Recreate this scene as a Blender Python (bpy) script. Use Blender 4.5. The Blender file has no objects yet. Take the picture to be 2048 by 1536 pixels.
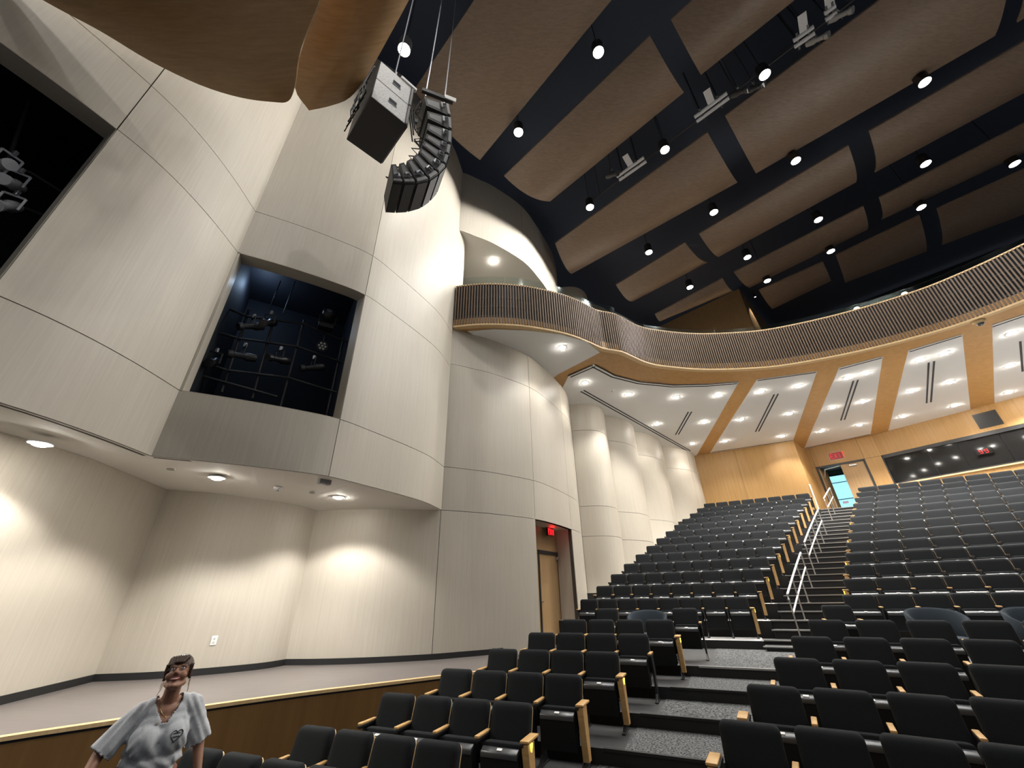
import bpy, bmesh, math, random
from math import pi, radians, sin, cos, hypot, atan2, sqrt
from mathutils import Vector, Matrix
random.seed(7)
SC = bpy.context.scene
COL = SC.collection

# ------------------------------------------------------------------ camera, world, exposure
ZO = 2.1                                   # camera height above the lowest seating floor
F = 790.0                                  # focal length in pixels of a 2048 wide frame
UPV = Vector(((991 - 1024) / F, -(-707 - 768) / F, -1.0)).normalized()
FWD = Vector((0, 0, -1.0))
YV = (FWD - UPV * FWD.dot(UPV)).normalized()
XV = YV.cross(UPV)
M = Matrix((XV, YV, UPV))                  # camera axes -> world axes
cam_d = bpy.data.cameras.new('camera')
cam = bpy.data.objects.new('camera', cam_d); COL.objects.link(cam)
cam_d.sensor_fit = 'HORIZONTAL'; cam_d.sensor_width = 36.0
cam_d.lens = 36.0 * F / 2048.0
cam_d.clip_start = 0.05; cam_d.clip_end = 200
m4 = M.to_4x4(); m4.translation = (0, 0, ZO); cam.matrix_world = m4
SC.camera = cam

w = bpy.data.worlds.new('world'); SC.world = w; w.use_nodes = True
w.node_tree.nodes['Background'].inputs[0].default_value = (0.90, 0.94, 1.0, 1)
w.node_tree.nodes['Background'].inputs[1].default_value = 0.13
SC.view_settings.view_transform = 'Standard'
SC.view_settings.look = 'None'
SC.view_settings.gamma = 1.0
SC.view_settings.exposure = 0.0
SC.view_settings.use_curve_mapping = False
SC.cycles.use_denoising = True
SC.cycles.max_bounces = 6
SC.cycles.diffuse_bounces = 4
SC.cycles.glossy_bounces = 3
SC.cycles.transmission_bounces = 6
SC.cycles.sample_clamp_indirect = 4.0
SC.cycles.caustics_reflective = False
SC.cycles.caustics_refractive = False

P_PENDANT = 560.0     # hall pendants
P_DOWN = 930.0         # downlights under the balcony
P_STAGE = 430.0         # downlights over the stage apron
WARM = (1.0, 0.965, 0.90)
NEUT = (1.0, 0.97, 0.92)

def ray(px, py):
    return M @ Vector(((px - 1024) / F, -(py - 768) / F, -1.0))
def at_z(px, py, z):
    """point seen at a pixel on the level z (heights above the camera)"""
    d = ray(px, py); p = d * (z / d.z); return Vector((p.x, p.y, p.z + ZO))
def at_d(px, py, D):
    d = ray(px, py); p = d * (D / hypot(d.x, d.y)); return Vector((p.x, p.y, p.z + ZO))
def at_plane(px, py, q, n):
    d = ray(px, py); q = Vector(q); n = Vector(n)
    o = Vector((0, 0, ZO)); t = (q - o).dot(n) / d.dot(n); return o + d * t
def pix(p):
    c = M.transposed() @ (Vector(p) - Vector((0, 0, ZO)))
    return (1024 + F * c.x / -c.z, 768 - F * c.y / -c.z) if c.z < 0 else (-9999, -9999)

# seating geometry: rows are arcs round a point far behind the stage
CX, CY = -28.0, -60.0
def polar(r, s):
    ph = radians(65) - s / 75.0
    return Vector((CX + r * cos(ph), CY + r * sin(ph), 0)), ph

# ------------------------------------------------------------------ materials
def mat(name, col, rough=0.6, metal=0.0, spec=0.5, emit=None, estr=0.0, trans=0.0, sheen=0.0):
    m = bpy.data.materials.new(name); m.use_nodes = True
    b = m.node_tree.nodes['Principled BSDF']
    b.inputs['Base Color'].default_value = (*col, 1); b.inputs['Roughness'].default_value = rough
    b.inputs['Metallic'].default_value = metal; b.inputs['Specular IOR Level'].default_value = spec
    if emit: b.inputs['Emission Color'].default_value = (*emit, 1); b.inputs['Emission Strength'].default_value = estr
    if trans: b.inputs['Transmission Weight'].default_value = trans
    if sheen: b.inputs['Sheen Weight'].default_value = sheen; b.inputs['Sheen Roughness'].default_value = 0.5
    return m
def grain(name, c1, c2, scale=(30, 30, 1.2), rough=0.5, detail=4, bump=0.0, rot=0.0, c3=None, patch=0.35, spec=0.4, rnd=0.0):
    """wood / fabric / carpet colour from stretched noise in object space"""
    m = mat(name, c1, rough, spec=spec); nt = m.node_tree; N = nt.nodes; L = nt.links; b = N['Principled BSDF']
    tc = N.new('ShaderNodeTexCoord'); mp = N.new('ShaderNodeMapping'); mp.inputs['Scale'].default_value = scale
    mp.inputs['Rotation'].default_value = (0, 0, rot)
    nz = N.new('ShaderNodeTexNoise'); nz.inputs['Scale'].default_value = 1.0; nz.inputs['Detail'].default_value = detail
    nz.inputs['Roughness'].default_value = 0.65
    rp = N.new('ShaderNodeValToRGB'); rp.color_ramp.elements[0].position = 0.34; rp.color_ramp.elements[1].position = 0.66
    rp.color_ramp.elements[0].color = (*c1, 1); rp.color_ramp.elements[1].color = (*c2, 1)
    L.new(tc.outputs['Object'], mp.inputs['Vector']); L.new(mp.outputs[0], nz.inputs['Vector'])
    L.new(nz.outputs[0], rp.inputs[0]); out = rp.outputs[0]
    if c3:
        n2 = N.new('ShaderNodeTexNoise'); n2.inputs['Scale'].default_value = 0.8; n2.inputs['Detail'].default_value = 2
        r2 = N.new('ShaderNodeMapRange'); r2.inputs[1].default_value = 0.4; r2.inputs[2].default_value = 0.7
        r2.inputs[4].default_value = patch
        mx = N.new('ShaderNodeMixRGB'); mx.inputs[2].default_value = (*c3, 1)
        L.new(tc.outputs['Object'], n2.inputs['Vector']); L.new(n2.outputs[0], r2.inputs[0])
        L.new(r2.outputs[0], mx.inputs[0]); L.new(out, mx.inputs[1]); out = mx.outputs[0]
    if rnd:
        oi = N.new('ShaderNodeObjectInfo'); hs = N.new('ShaderNodeHueSaturation')
        mr = N.new('ShaderNodeMapRange'); mr.inputs[3].default_value = 1 - rnd; mr.inputs[4].default_value = 1 + rnd
        L.new(oi.outputs['Random'], mr.inputs[0]); L.new(mr.outputs[0], hs.inputs['Value']); L.new(out, hs.inputs['Color']); out = hs.outputs[0]
    L.new(out, b.inputs['Base Color'])
    if bump:
        bp = N.new('ShaderNodeBump'); bp.inputs['Strength'].default_value = bump; bp.inputs['Distance'].default_value = 0.01
        L.new(nz.outputs[0], bp.inputs['Height']); L.new(bp.outputs[0], b.inputs['Normal'])
    return m

m_wall = grain('whitewashed_oak', (0.490, 0.448, 0.378), (0.545, 0.502, 0.428), (34, 34, 0.9), 0.45, 5, c3=(0.478, 0.428, 0.362), rnd=0.025)
m_gap = mat('joint_dark', (0.07, 0.06, 0.05), 0.9)
m_honey = grain('honey_oak', (0.330, 0.185, 0.062), (0.410, 0.240, 0.090), (22, 22, 0.6), 0.45, rnd=0.03)
m_honey_flat = grain('honey_oak_soffit', (0.400, 0.215, 0.070), (0.470, 0.262, 0.092), (6, 6, 6), 0.45)
m_front = grain('stage_front_oak', (0.150, 0.078, 0.024), (0.185, 0.100, 0.033), (9, 9, 0.5), 0.45)
m_cloud = grain('ceiling_oak', (0.215, 0.155, 0.115), (0.275, 0.203, 0.152), (5, 22, 5), 0.38, rot=0.79, rnd=0.05)
m_shell = grain('shell_oak', (0.340, 0.205, 0.095), (0.420, 0.265, 0.130), (3, 24, 3), 0.30, rot=-0.35)
m_deck = grain('stage_floor_oak', (0.125, 0.110, 0.104), (0.170, 0.153, 0.146), (2.0, 38, 2), 0.38, rot=0.30, c3=(0.142, 0.120, 0.116), patch=0.5)
m_edge = grain('pale_oak', (0.560, 0.385, 0.190), (0.660, 0.475, 0.260), (18, 18, 3), 0.45)
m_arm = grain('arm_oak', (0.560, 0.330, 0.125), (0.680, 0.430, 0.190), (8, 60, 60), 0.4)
m_arm_shade = grain('shaded_arm_oak', (0.045, 0.030, 0.018), (0.070, 0.046, 0.028), (8, 60, 60), 0.4)  # arm oak with the shade of unlit fronts put into the colour
m_carpet = grain('aisle_carpet', (0.006, 0.007, 0.008), (0.21, 0.215, 0.22), (42, 42, 42), 0.95, 2, spec=0.1)
m_vinyl = mat('grey_row_floor', (0.028, 0.028, 0.030), 0.6)
m_bounce = mat('pale_bounce_floor', (0.52, 0.52, 0.52), 0.8)  # hidden upper floors made pale to bounce light onto the soffit
m_riser = mat('black_riser', (0.010, 0.010, 0.011), 0.7)
m_nose = mat('aluminium_nosing', (0.42, 0.42, 0.42), 0.4, 0.6)
m_fab = grain('charcoal_fabric', (0.0085, 0.0098, 0.0112), (0.0135, 0.0155, 0.0175), (260, 260, 260), 0.9, 2, spec=0.2)
m_plast = mat('grey_seat_plastic', (0.062, 0.066, 0.072), 0.32, spec=0.6)
m_under = mat('black_seat_underside', (0.009, 0.0095, 0.0105), 0.75, spec=0.2)
m_metal_d = mat('black_metal', (0.012, 0.012, 0.013), 0.4)
m_white = mat('white_plate', (0.85, 0.85, 0.83), 0.5)
m_plaster = mat('white_plaster', (0.88, 0.88, 0.87), 0.8, spec=0.2)
m_plaster_w = mat('cream_plaster', (0.80, 0.775, 0.72), 0.8, spec=0.2)
m_black = mat('black_paint', (0.010, 0.0125, 0.019), 0.7)
m_blackceil = mat('navy_black_paint', (0.055, 0.070, 0.110), 0.75)
m_steel = mat('brushed_steel', (0.62, 0.62, 0.62), 0.32, 0.9)
m_whitesteel = mat('satin_rail', (0.86, 0.86, 0.85), 0.35, 0.25)
m_dframe = mat('black_door_frame', (0.012, 0.012, 0.013), 0.45)
m_door = grain('door_veneer', (0.330, 0.205, 0.095), (0.400, 0.260, 0.130), (24, 24, 0.8), 0.45)
m_slat = grain('slat_wood', (0.105, 0.066, 0.040), (0.140, 0.092, 0.058), (30, 30, 1), 0.5)
m_dglass = mat('dark_booth_glass', (0.010, 0.010, 0.010), 0.06, spec=0.25)
m_glass = mat('clear_glass', (0.93, 0.98, 0.97), 0.02, trans=1.0, spec=0.5)
def thin_glass(name, tint):
    m = bpy.data.materials.new(name); m.use_nodes = True; nt = m.node_tree; N = nt.nodes; N.clear()
    o = N.new('ShaderNodeOutputMaterial'); t = N.new('ShaderNodeBsdfTransparent'); t.inputs[0].default_value = (*tint, 1)
    g = N.new('ShaderNodeBsdfGlossy'); g.inputs['Roughness'].default_value = 0.12; g.inputs['Color'].default_value = (.8, .85, .85, 1); f = N.new('ShaderNodeFresnel'); f.inputs[0].default_value = 1.12
    x = N.new('ShaderNodeMixShader'); nt.links.new(f.outputs[0], x.inputs[0]); nt.links.new(t.outputs[0], x.inputs[1]); nt.links.new(g.outputs[0], x.inputs[2]); nt.links.new(x.outputs[0], o.inputs[0]); return m
m_glass = thin_glass('guard_glass', (0.90, 0.95, 0.94))
m_lamp = mat('lamp_lens', (1, 1, 1), 0.5, emit=(1.0, 0.95, 0.86), estr=250)
m_lamp_p = mat('pendant_lens', (1, 1, 1), 0.5, emit=(1.0, 0.95, 0.84), estr=60)
m_globe = mat('globe_glass', (1, 1, 1), 0.4, emit=(1.0, 0.97, 0.92), estr=3.0)
m_red = mat('exit_red', (0.9, 0.02, 0.02), 0.5, emit=(1.0, 0.02, 0.03), estr=1.6)
m_redglow = mat('exit_face', (0.10, 0.0, 0.0), 0.4, emit=(1.0, 0.0, 0.01), estr=0.10)
m_yellow = mat('aisle_lamp', (1, 0.8, 0.1), 0.5, emit=(1.0, 0.72, 0.05), estr=5)
m_tub = grain('blue_grey_fabric', (0.030, 0.040, 0.052), (0.042, 0.054, 0.068), (200, 200, 200), 0.9, 2, spec=0.2)
m_cab = mat('speaker_paint', (0.035, 0.035, 0.037), 0.55)
m_cab_d = mat('speaker_grille', (0.006, 0.006, 0.007), 0.6)
m_cable = mat('cable', (0.01, 0.01, 0.01), 0.5)
m_galv = mat('galvanised_steel', (0.55, 0.57, 0.62), 0.4, 0.7)

# ------------------------------------------------------------------ object helpers
def shade(me, ang=35):
    for p in me.polygons: p.use_smooth = True
    me.set_sharp_from_angle(angle=radians(ang))
def obj(name, bm, m, parent=None, smooth=None, loc=None):
    bmesh.ops.recalc_face_normals(bm, faces=bm.faces)
    me = bpy.data.meshes.new(name); bm.to_mesh(me); bm.free()
    for x in (m if isinstance(m, (list, tuple)) else [m]): me.materials.append(x)
    if smooth: shade(me, smooth)
    o = bpy.data.objects.new(name, me); COL.objects.link(o)
    if parent: o.parent = parent
    if loc is not None: o.location = loc
    return o
def empty(name, loc=(0, 0, 0), rz=0.0, label=None, cat=None, group=None, kind=None):
    o = bpy.data.objects.new(name, None); COL.objects.link(o); o.location = loc; o.rotation_euler = (0, 0, rz)
    o.empty_display_size = 0.1
    tag(o, label, cat, group, kind); return o
def tag(o, label=None, cat=None, group=None, kind=None):
    if label: o['label'] = label
    if cat: o['category'] = cat
    if group: o['group'] = group
    if kind: o['kind'] = kind
    return o
def dup(o, parent=None):
    c = o.copy(); COL.objects.link(c)
    if parent: c.parent = parent
    for ch in list(o.children): dup(ch, c)
    return c
def B(): return bmesh.new()
def box(bm, x0, x1, y0, y1, z0, z1, mtx=None):
    v = [bm.verts.new((x, y, z)) for x in (x0, x1) for y in (y0, y1) for z in (z0, z1)]
    for f in ((0, 1, 3, 2), (4, 6, 7, 5), (0, 4, 5, 1), (2, 3, 7, 6), (0, 2, 6, 4), (1, 5, 7, 3)):
        bm.faces.new([v[i] for i in f])
    if mtx: bmesh.ops.transform(bm, matrix=mtx, verts=v)
    return v
def bbox(bm, x0, x1, y0, y1, z0, z1, bev=0.005, seg=2, mtx=None):
    v = box(bm, x0, x1, y0, y1, z0, z1)
    es = list({e for q in v for e in q.link_edges})
    r = bmesh.ops.bevel(bm, geom=es, offset=bev, segments=seg, affect='EDGES', profile=0.5)
    if mtx: bmesh.ops.transform(bm, matrix=mtx, verts=list({q for f in r['faces'] for q in f.verts} | {q for q in v if q.is_valid}))
def tube(bm, pts, r, n=8, cap=True, r2=None):
    pts = [Vector(p) for p in pts]; rings = []
    up = Vector((0, 0, 1))
    for i, p in enumerate(pts):
        t = (pts[min(i + 1, len(pts) - 1)] - pts[max(i - 1, 0)]).normalized()
        a = up if abs(t.dot(up)) < 0.95 else Vector((1, 0, 0))
        u = t.cross(a).normalized(); v = t.cross(u)
        rr = r if r2 is None else r + (r2 - r) * i / (len(pts) - 1)
        rings.append([bm.verts.new(p + (u * cos(2 * pi * k / n) + v * sin(2 * pi * k / n)) * rr) for k in range(n)])
    for a, b in zip(rings, rings[1:]):
        for k in range(n): bm.faces.new((a[k], a[(k + 1) % n], b[(k + 1) % n], b[k]))
    if cap: bm.faces.new(rings[0][::-1]); bm.faces.new(rings[-1])
def lathe(bm, prof, n=20, mtx=None, c=(0, 0, 0)):
    rings = []; vs = []
    for r, z in prof:
        ring = [bm.verts.new((c[0] + r * cos(2 * pi * k / n), c[1] + r * sin(2 * pi * k / n), c[2] + z)) for k in range(n)]
        rings.append(ring); vs += ring
    for a, b in zip(rings, rings[1:]):
        for k in range(n): bm.faces.new((a[k], a[(k + 1) % n], b[(k + 1) % n], b[k]))
    bm.faces.new(rings[0][::-1]); bm.faces.new(rings[-1])
    if mtx: bmesh.ops.transform(bm, matrix=mtx, verts=vs)
def prism(bm, poly, z0, z1):
    """vertical prism over an (x, y) polygon; z1 may be a list of heights"""
    a = [bm.verts.new((p[0], p[1], z0)) for p in poly]
    b = [bm.verts.new((p[0], p[1], z1)) for p in poly]
    bm.faces.new(a[::-1]); bm.faces.new(b)
    n = len(poly)
    for i in range(n): bm.faces.new((a[i], a[(i + 1) % n], b[(i + 1) % n], b[i]))
def beam(bm, p, q, wd, ht, up=(0, 0, 1)):
    """rectangular bar from p to q"""
    p, q = Vector(p), Vector(q); t = (q - p).normalized(); up = Vector(up)
    s = t.cross(up)
    if s.length < 1e-4: s = t.cross(Vector((1, 0, 0)))
    s.normalize(); n = s.cross(t)
    v = [bm.verts.new(c + s * (a * wd / 2) + n * (b * ht / 2)) for c in (p, q) for a, b in ((-1, -1), (1, -1), (1, 1), (-1, 1))]
    for f in ((3, 2, 1, 0), (4, 5, 6, 7), (0, 1, 5, 4), (1, 2, 6, 5), (2, 3, 7, 6), (3, 0, 4, 7)): bm.faces.new([v[i] for i in f])
    return v

# plan curves ---------------------------------------------------------------------------------
def spline(pts, step=0.12):
    pts = [Vector((p[0], p[1], 0)) for p in pts]; out = []
    ext = [pts[0] * 2 - pts[1]] + pts + [pts[-1] * 2 - pts[-2]]
    for i in range(1, len(ext) - 2):
        p0, p1, p2, p3 = ext[i - 1:i + 3]; n = max(2, int((p2 - p1).length / step))
        for k in range(n):
            t = k / n
            out.append(0.5 * ((2 * p1) + (p2 - p0) * t + (2 * p0 - 5 * p1 + 4 * p2 - p3) * t * t + (3 * p1 - p0 - 3 * p2 + p3) * t ** 3))
    out.append(pts[-1]); return out
class Plan:
    """plan polyline with arc length; the room lies on the right hand of its direction when side=+1"""
    def __init__(self, pts, side=1, step=0.12, smooth=True):
        self.p = spline(pts, step) if smooth else [Vector((a[0], a[1], 0)) for a in pts]
        self.u = [0.0]
        for a, b in zip(self.p, self.p[1:]): self.u.append(self.u[-1] + (b - a).length)
        self.L = self.u[-1]; self.side = side
    def at(self, u):
        u = min(max(u, 0), self.L)
        for i in range(len(self.p) - 1):
            if u <= self.u[i + 1] + 1e-9:
                t = (u - self.u[i]) / max(1e-9, self.u[i + 1] - self.u[i]); return self.p[i].lerp(self.p[i + 1], t)
        return self.p[-1]
    def nrm(self, u):
        d = (self.at(u + 0.03) - self.at(u - 0.03)).normalized()
        return Vector((d.y, -d.x, 0)) * self.side          # towards the room
    def u_of(self, px, py):
        """arc length where the sight line of a pixel crosses the wall"""
        d = ray(px, py); best = None
        for i in range(len(self.p) - 1):
            a, b = self.p[i], self.p[i + 1]
            ca = a.x * d.y - a.y * d.x; cb = b.x * d.y - b.y * d.x
            if ca * cb <= 0 and (a.x * d.x + a.y * d.y) > 0:
                t = ca / (ca - cb) if ca != cb else 0
                if best is None: best = self.u[i] + t * (self.u[i + 1] - self.u[i])
        return best
    def samples(self, u0, u1, step=0.15):
        n = max(1, int(round((u1 - u0) / step))); return [u0 + (u1 - u0) * k / n for k in range(n + 1)]
def slab(bm, plan, u0, u1, z0, z1, front=0.0, thick=0.03, step=0.15):
    """curved upright slab between two arc lengths"""
    us = plan.samples(u0, u1, step); cols = []
    for u in us:
        p = plan.at(u); n = plan.nrm(u); a = p + n * front; b = p + n * (front - thick)
        cols.append([bm.verts.new((a.x, a.y, z0)), bm.verts.new((a.x, a.y, z1)), bm.verts.new((b.x, b.y, z1)), bm.verts.new((b.x, b.y, z0))])
    for c, d in zip(cols, cols[1:]):
        for k in range(4): bm.faces.new((c[k], c[(k + 1) % 4], d[(k + 1) % 4], d[k]))
    bm.faces.new(cols[0][::-1]); bm.faces.new(cols[-1])
GAP = 0.006
def panelled(name, plan, ucuts, zcuts, skip=(), m=m_wall, thick=0.03, merge=()):
    """backing mesh + one panel object per cell, joints recessed between them"""
    bm = B()
    for i in range(len(ucuts) - 1):
        for j in range(len(zcuts) - 1):
            if (i, j) in skip: continue
            slab(bm, plan, ucuts[i], ucuts[i + 1], zcuts[j], zcuts[j + 1], -0.018, 0.10)
    root = obj(name, bm, m_gap); tag(root, kind='structure')
    for i in range(len(ucuts) - 1):
        for j in range(len(zcuts) - 1):
            if (i, j) in skip: continue
            bm = B()
            slab(bm, plan, ucuts[i] + (GAP if i else 0), ucuts[i + 1] - (GAP if i < len(ucuts) - 2 else 0),
                 zcuts[j] + (GAP if j else 0), zcuts[j + 1] - (GAP if j < len(zcuts) - 2 else 0), 0, thick)
            obj('panel', bm, m, root, smooth=30)
    return root

# ------------------------------------------------------------------ walls
K = 1.06
def PK(l): return [(a * K, b * K) for a, b in l]
def ZK(z): return z * K + ZO
H_ST, H_D, H_C, H_B, H_A, H_TOP = ZK(-1.04), ZK(1.70), ZK(2.66), ZK(5.36), ZK(6.42), ZK(13.6)
H_BAL, H_RAIL, H_BULK = ZK(6.62), ZK(8.15), ZK(10.59)
SK = 6.62 * K                    # level of the under-balcony ceiling, from the camera

w1 = Plan(PK([(-6.9, -0.4), (-6.1, 0.8), (-5.45, 1.9), (-4.97, 2.88), (-4.78, 3.5), (-4.71, 4.2), (-4.72, 4.93)]))
w2 = Plan(PK([(-4.72, 4.93), (-4.12, 5.24), (-3.45, 5.65), (-2.90, 6.08), (-2.49, 6.75), (-2.11, 7.45), (-1.80, 8.15), (-1.62, 8.97)]))
uo1 = w1.u_of(233, 260); uo2 = w2.u_of(731, 586)
u1a = 1.45
wall = panelled('wall_stage_left', w1, [0, u1a, uo1, w1.L], [H_D, H_C, H_B, H_A, H_TOP], skip=[(1, 1)])
wall2 = panelled('wall_stage_right', w2, [0, uo2, w2.L], [H_D, H_C, H_B, H_A, H_TOP], skip=[(0, 1)])

def niche(name, plan, ua, ub, z0, z1, depth=2.4, rev=0.30, parent=None):
    """lined reveal and black room behind an opening"""
    ua += .006; ub -= .006; z0 += .006; z1 -= .006
    us = plan.samples(ua, ub, 0.12); bm = B()
    for zz, s in ((z0, -1), (z1, 1)):
        cols = []
        for u in us:
            p = plan.at(u); n = plan.nrm(u); q = p - n * rev
            cols.append([bm.verts.new((p.x, p.y, zz)), bm.verts.new((q.x, q.y, zz)), bm.verts.new((q.x, q.y, zz + s * 0.05)), bm.verts.new((p.x - n.x * .01, p.y - n.y * .01, zz + s * 0.05))])
        for c, d in zip(cols, cols[1:]):
            for k in range(4): bm.faces.new((c[k], c[(k + 1) % 4], d[(k + 1) % 4], d[k]))
        bm.faces.new(cols[0][::-1]); bm.faces.new(cols[-1])
    for u, s in ((ua, -1), (ub, 1)):
        p = plan.at(u); n = plan.nrm(u); t = Vector((-n.y, n.x, 0)) * plan.side * s * 0.05
        a = p - n * 0.01; b = p - n * rev
        prism(bm, [(a.x, a.y), (b.x, b.y), (b.x + t.x, b.y + t.y), (a.x + t.x, a.y + t.y)], z0, z1)
    obj('reveal', bm, m_wall, parent)
    a, b = plan.at(ua) - plan.nrm(ua) * rev, plan.at(ub) - plan.nrm(ub) * rev
    t = (b - a).normalized(); n = Vector((-t.y, t.x, 0)) * plan.side
    a2, b2 = a - t * 0.04 + n * depth, b + t * 0.04 + n * depth
    bm = B()
    va = [bm.verts.new((p.x, p.y, z)) for z in (z0 - 0.03, z1 + 0.9) for p in (a - t * 0.04, b + t * 0.04, b2, a2)]
    for f in ((0, 1, 2, 3), (7, 6, 5, 4), (1, 5, 6, 2), (2, 6, 7, 3), (3, 7, 4, 0)): bm.faces.new([va[i] for i in f])
    o = obj('recess_lining', bm, m_black, parent)
    return a, b, t, n
nA = niche('n1', w1, u1a, uo1, H_C, H_B, parent=wall)
nB = niche('n2', w2, 0.03, uo2, H_C, H_B, parent=wall2)

# lower stage walls and the soffit over the apron
l1 = Plan(PK([(-8.2, 1.2), (-7.2, 2.3), (-6.6, 3.4), (-6.3, 4.3), (-6.2, 5.0), (-6.2, 5.6), (-6.3, 6.2), (-6.42, 6.8), (-6.56, 7.45)]))
l2 = Plan(PK([(-6.56, 7.45), (-5.75, 7.55), (-5.15, 7.82), (-4.65, 8.15), (-4.40, 8.42), (-4.27, 8.74)]))
w3 = Plan(PK([(-4.27, 8.74), (-3.5, 8.68), (-2.6, 8.76), (-1.66, 9.0), (-1.06, 9.30), (-0.5, 9.62), (0.5, 10.45), (1.12, 11.35), (1.6, 12.25), (2.0, 13.1), (2.25, 14.2)]))
H_L1 = ZK(1.9)
o = panelled('wall_stage_lower', l1, [0, l1.L], [H_ST - 0.1, H_L1 + 0.2]); panelled('wall_stage_lower', l2, [0, l2.L], [H_ST - 0.1, H_L1 + 0.2])
uc = w3.u_of(882, 1020); uv1 = w3.u_of(867, 1160); ua = w3.u_of(1064, 900); ub = w3.u_of(1131, 920)
ZS = [0.5, H_D, ZK(2.68), ZK(5.48), H_BAL]
side = panelled('wall_side', w3, [0, uc, ua, ub, w3.L], ZS, skip=[(2, 0), (0, 1), (0, 2), (0, 3)])
bm = B()
outer = [w1.at(u) - w1.nrm(u) * 0.02 for u in w1.samples(0, w1.L - 0.02, 0.15)] + [w2.at(u) - w2.nrm(u) * 0.02 for u in w2.samples(0.02, w2.L, 0.15)]
inner = [(w3.at(u) - w3.nrm(u) * 0.05, H_D) for u in w3.samples(0, uc, 0.3)][::-1]
inner += [(l2.at(u) - l2.nrm(u) * 0.05, H_L1 + (H_D - H_L1) * u / l2.L) for u in l2.samples(0, l2.L, 0.3)][::-1][1:]
inner += [(l1.at(u) - l1.nrm(u) * 0.05, H_L1) for u in l1.samples(0, l1.L, 0.4)][::-1][1:]
vs = [bm.verts.new((p.x, p.y, H_D - .006)) for p in outer] + [bm.verts.new((p.x, p.y, z - .006)) for p, z in inner[1:]]
f = bm.faces.new(vs); r = bmesh.ops.extrude_face_region(bm, geom=[f])
bmesh.ops.translate(bm, verts=[v for v in r['geom'] if isinstance(v, bmesh.types.BMVert)], vec=(0, 0, 0.15))
bmesh.ops.triangulate(bm, faces=bm.faces[:])
tag(obj('ceiling_stage_soffit', bm, m_plaster_w), kind='structure')
def z_soff(p):
    return H_D
# baseboards
for nm, pl, a, b in (('baseboard_left', l1, 0, l1.L), ('baseboard_middle', l2, 0, l2.L), ('baseboard_right', w3, 0, w3.u_of(1005, 1300))):
    bm = B(); slab(bm, pl, a, b, H_ST, H_ST + 0.10, 0.018, 0.018); tag(obj(nm, bm, m_riser, smooth=30), kind='structure')

# upper bulkhead of the side wall and the box recess below it
bulk = panelled('wall_bulkhead', w3, [uc, ua, w3.L], [H_BULK, H_TOP])
bm = B(); us = w3.samples(uc, w3.L, 0.15)
f1 = [w3.at(u) - w3.nrm(u) * .015 for u in us]; f2 = [w3.at(u) - w3.nrm(u) * 2.6 for u in us]
vs = [bm.verts.new((p.x, p.y, H_BULK - .006)) for p in f1] + [bm.verts.new((p.x, p.y, H_BULK - .006)) for p in f2[::-1]]
f = bm.faces.new(vs); r = bmesh.ops.extrude_face_region(bm, geom=[f])
bmesh.ops.translate(bm, verts=[v for v in r['geom'] if isinstance(v, bmesh.types.BMVert)], vec=(0, 0, 0.1))
bmesh.ops.triangulate(bm, faces=bm.faces[:]); tag(obj('ceiling_box', bm, m_plaster_w), kind='structure')
bm = B()
for a, b in zip(f2, f2[1:]): 
    v = [bm.verts.new((a.x, a.y, H_BAL)), bm.verts.new((b.x, b.y, H_BAL)), bm.verts.new((b.x, b.y, H_BULK)), bm.verts.new((a.x, a.y, H_BULK))]; bm.faces.new(v)
bmesh.ops.remove_doubles(bm, verts=bm.verts, dist=1e-4)
tag(obj('wall_box_back', bm, m_wall, smooth=40), kind='structure')
# stage-side wall runs on into the box
e = Plan([tuple(w2.at(w2.L)[:2]), (-1.50 * K, 9.6 * K), (-1.75 * K, 10.6 * K)])
bm = B(); slab(bm, e, 0, e.L, H_BAL, H_BULK, 0.0, 0.05); tag(obj('wall_box_left', bm, m_wall, smooth=40), kind='structure')

# scalloped columns along the side
A = [(2.25, 14.15), (3.84, 15.3), (5.6, 17.26), (7.6, 19.5), (10.0, 21.25)]
Cc = [(3.55, 13.75), (5.25, 15.65), (7.1, 17.75), (9.25, 19.80)]
scal = []
for k in range(4):
    p0, p1, p2 = [Vector((*q, 0)) * K for q in (A[k], Cc[k], A[k + 1])]
    pts = [((1 - t) ** 2 * p0 + 2 * t * (1 - t) * p1 + t * t * p2) for t in [i / 14 for i in range(15)]]
    pl = Plan([(p.x, p.y) for p in pts], smooth=False); scal.append(pl)
    cc = [0, pl.L * 0.55, pl.L] if k > 1 else [0, pl.L]
    panelled('wall_column', pl, cc, [0.9, H_D, ZK(2.68), ZK(5.48), H_BAL])
    panelled('wall_column_upper', pl, [0, pl.L], [H_BAL + 0.3, ZK(12.6)])

# back walls under the balcony
wb = Plan(PK([(9.95, 21.20), (14.07, 19.0)]), smooth=False)
ret = Plan(PK([(14.07, 19.0), (15.53, 20.4)]), smooth=False)
dw = Plan(PK([(15.53, 20.4), (17.62, 18.52)]), smooth=False)
bw = Plan(PK([(17.62, 18.52), (20.32, 14.25), (23.4, 9.4)]), smooth=False)
panelled('wall_back_left', wb, [0, wb.u_of(1485, 960), wb.L], [4.6, H_BAL], m=m_honey)
panelled('wall_back_return', ret, [0, ret.L], [4.6, H_BAL], m=m_honey)
bm = B(); slab(bm, ret, 0, 0.05, 4.6, ZK(4.4), 0.02, 0.04); slab(bm, wb, wb.L - 0.04, wb.L + 0, 4.6, ZK(4.4), 0.02, 0.04)
tag(obj('trim_1', bm, m_whitesteel), kind='structure')
dl, dr = dw.u_of(1632, 936), dw.u_of(1729, 918)
dq = dw.at(1.0); dn = dw.nrm(1.0)
H_DT = at_plane(1680, 926, dq, dn).z
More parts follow.
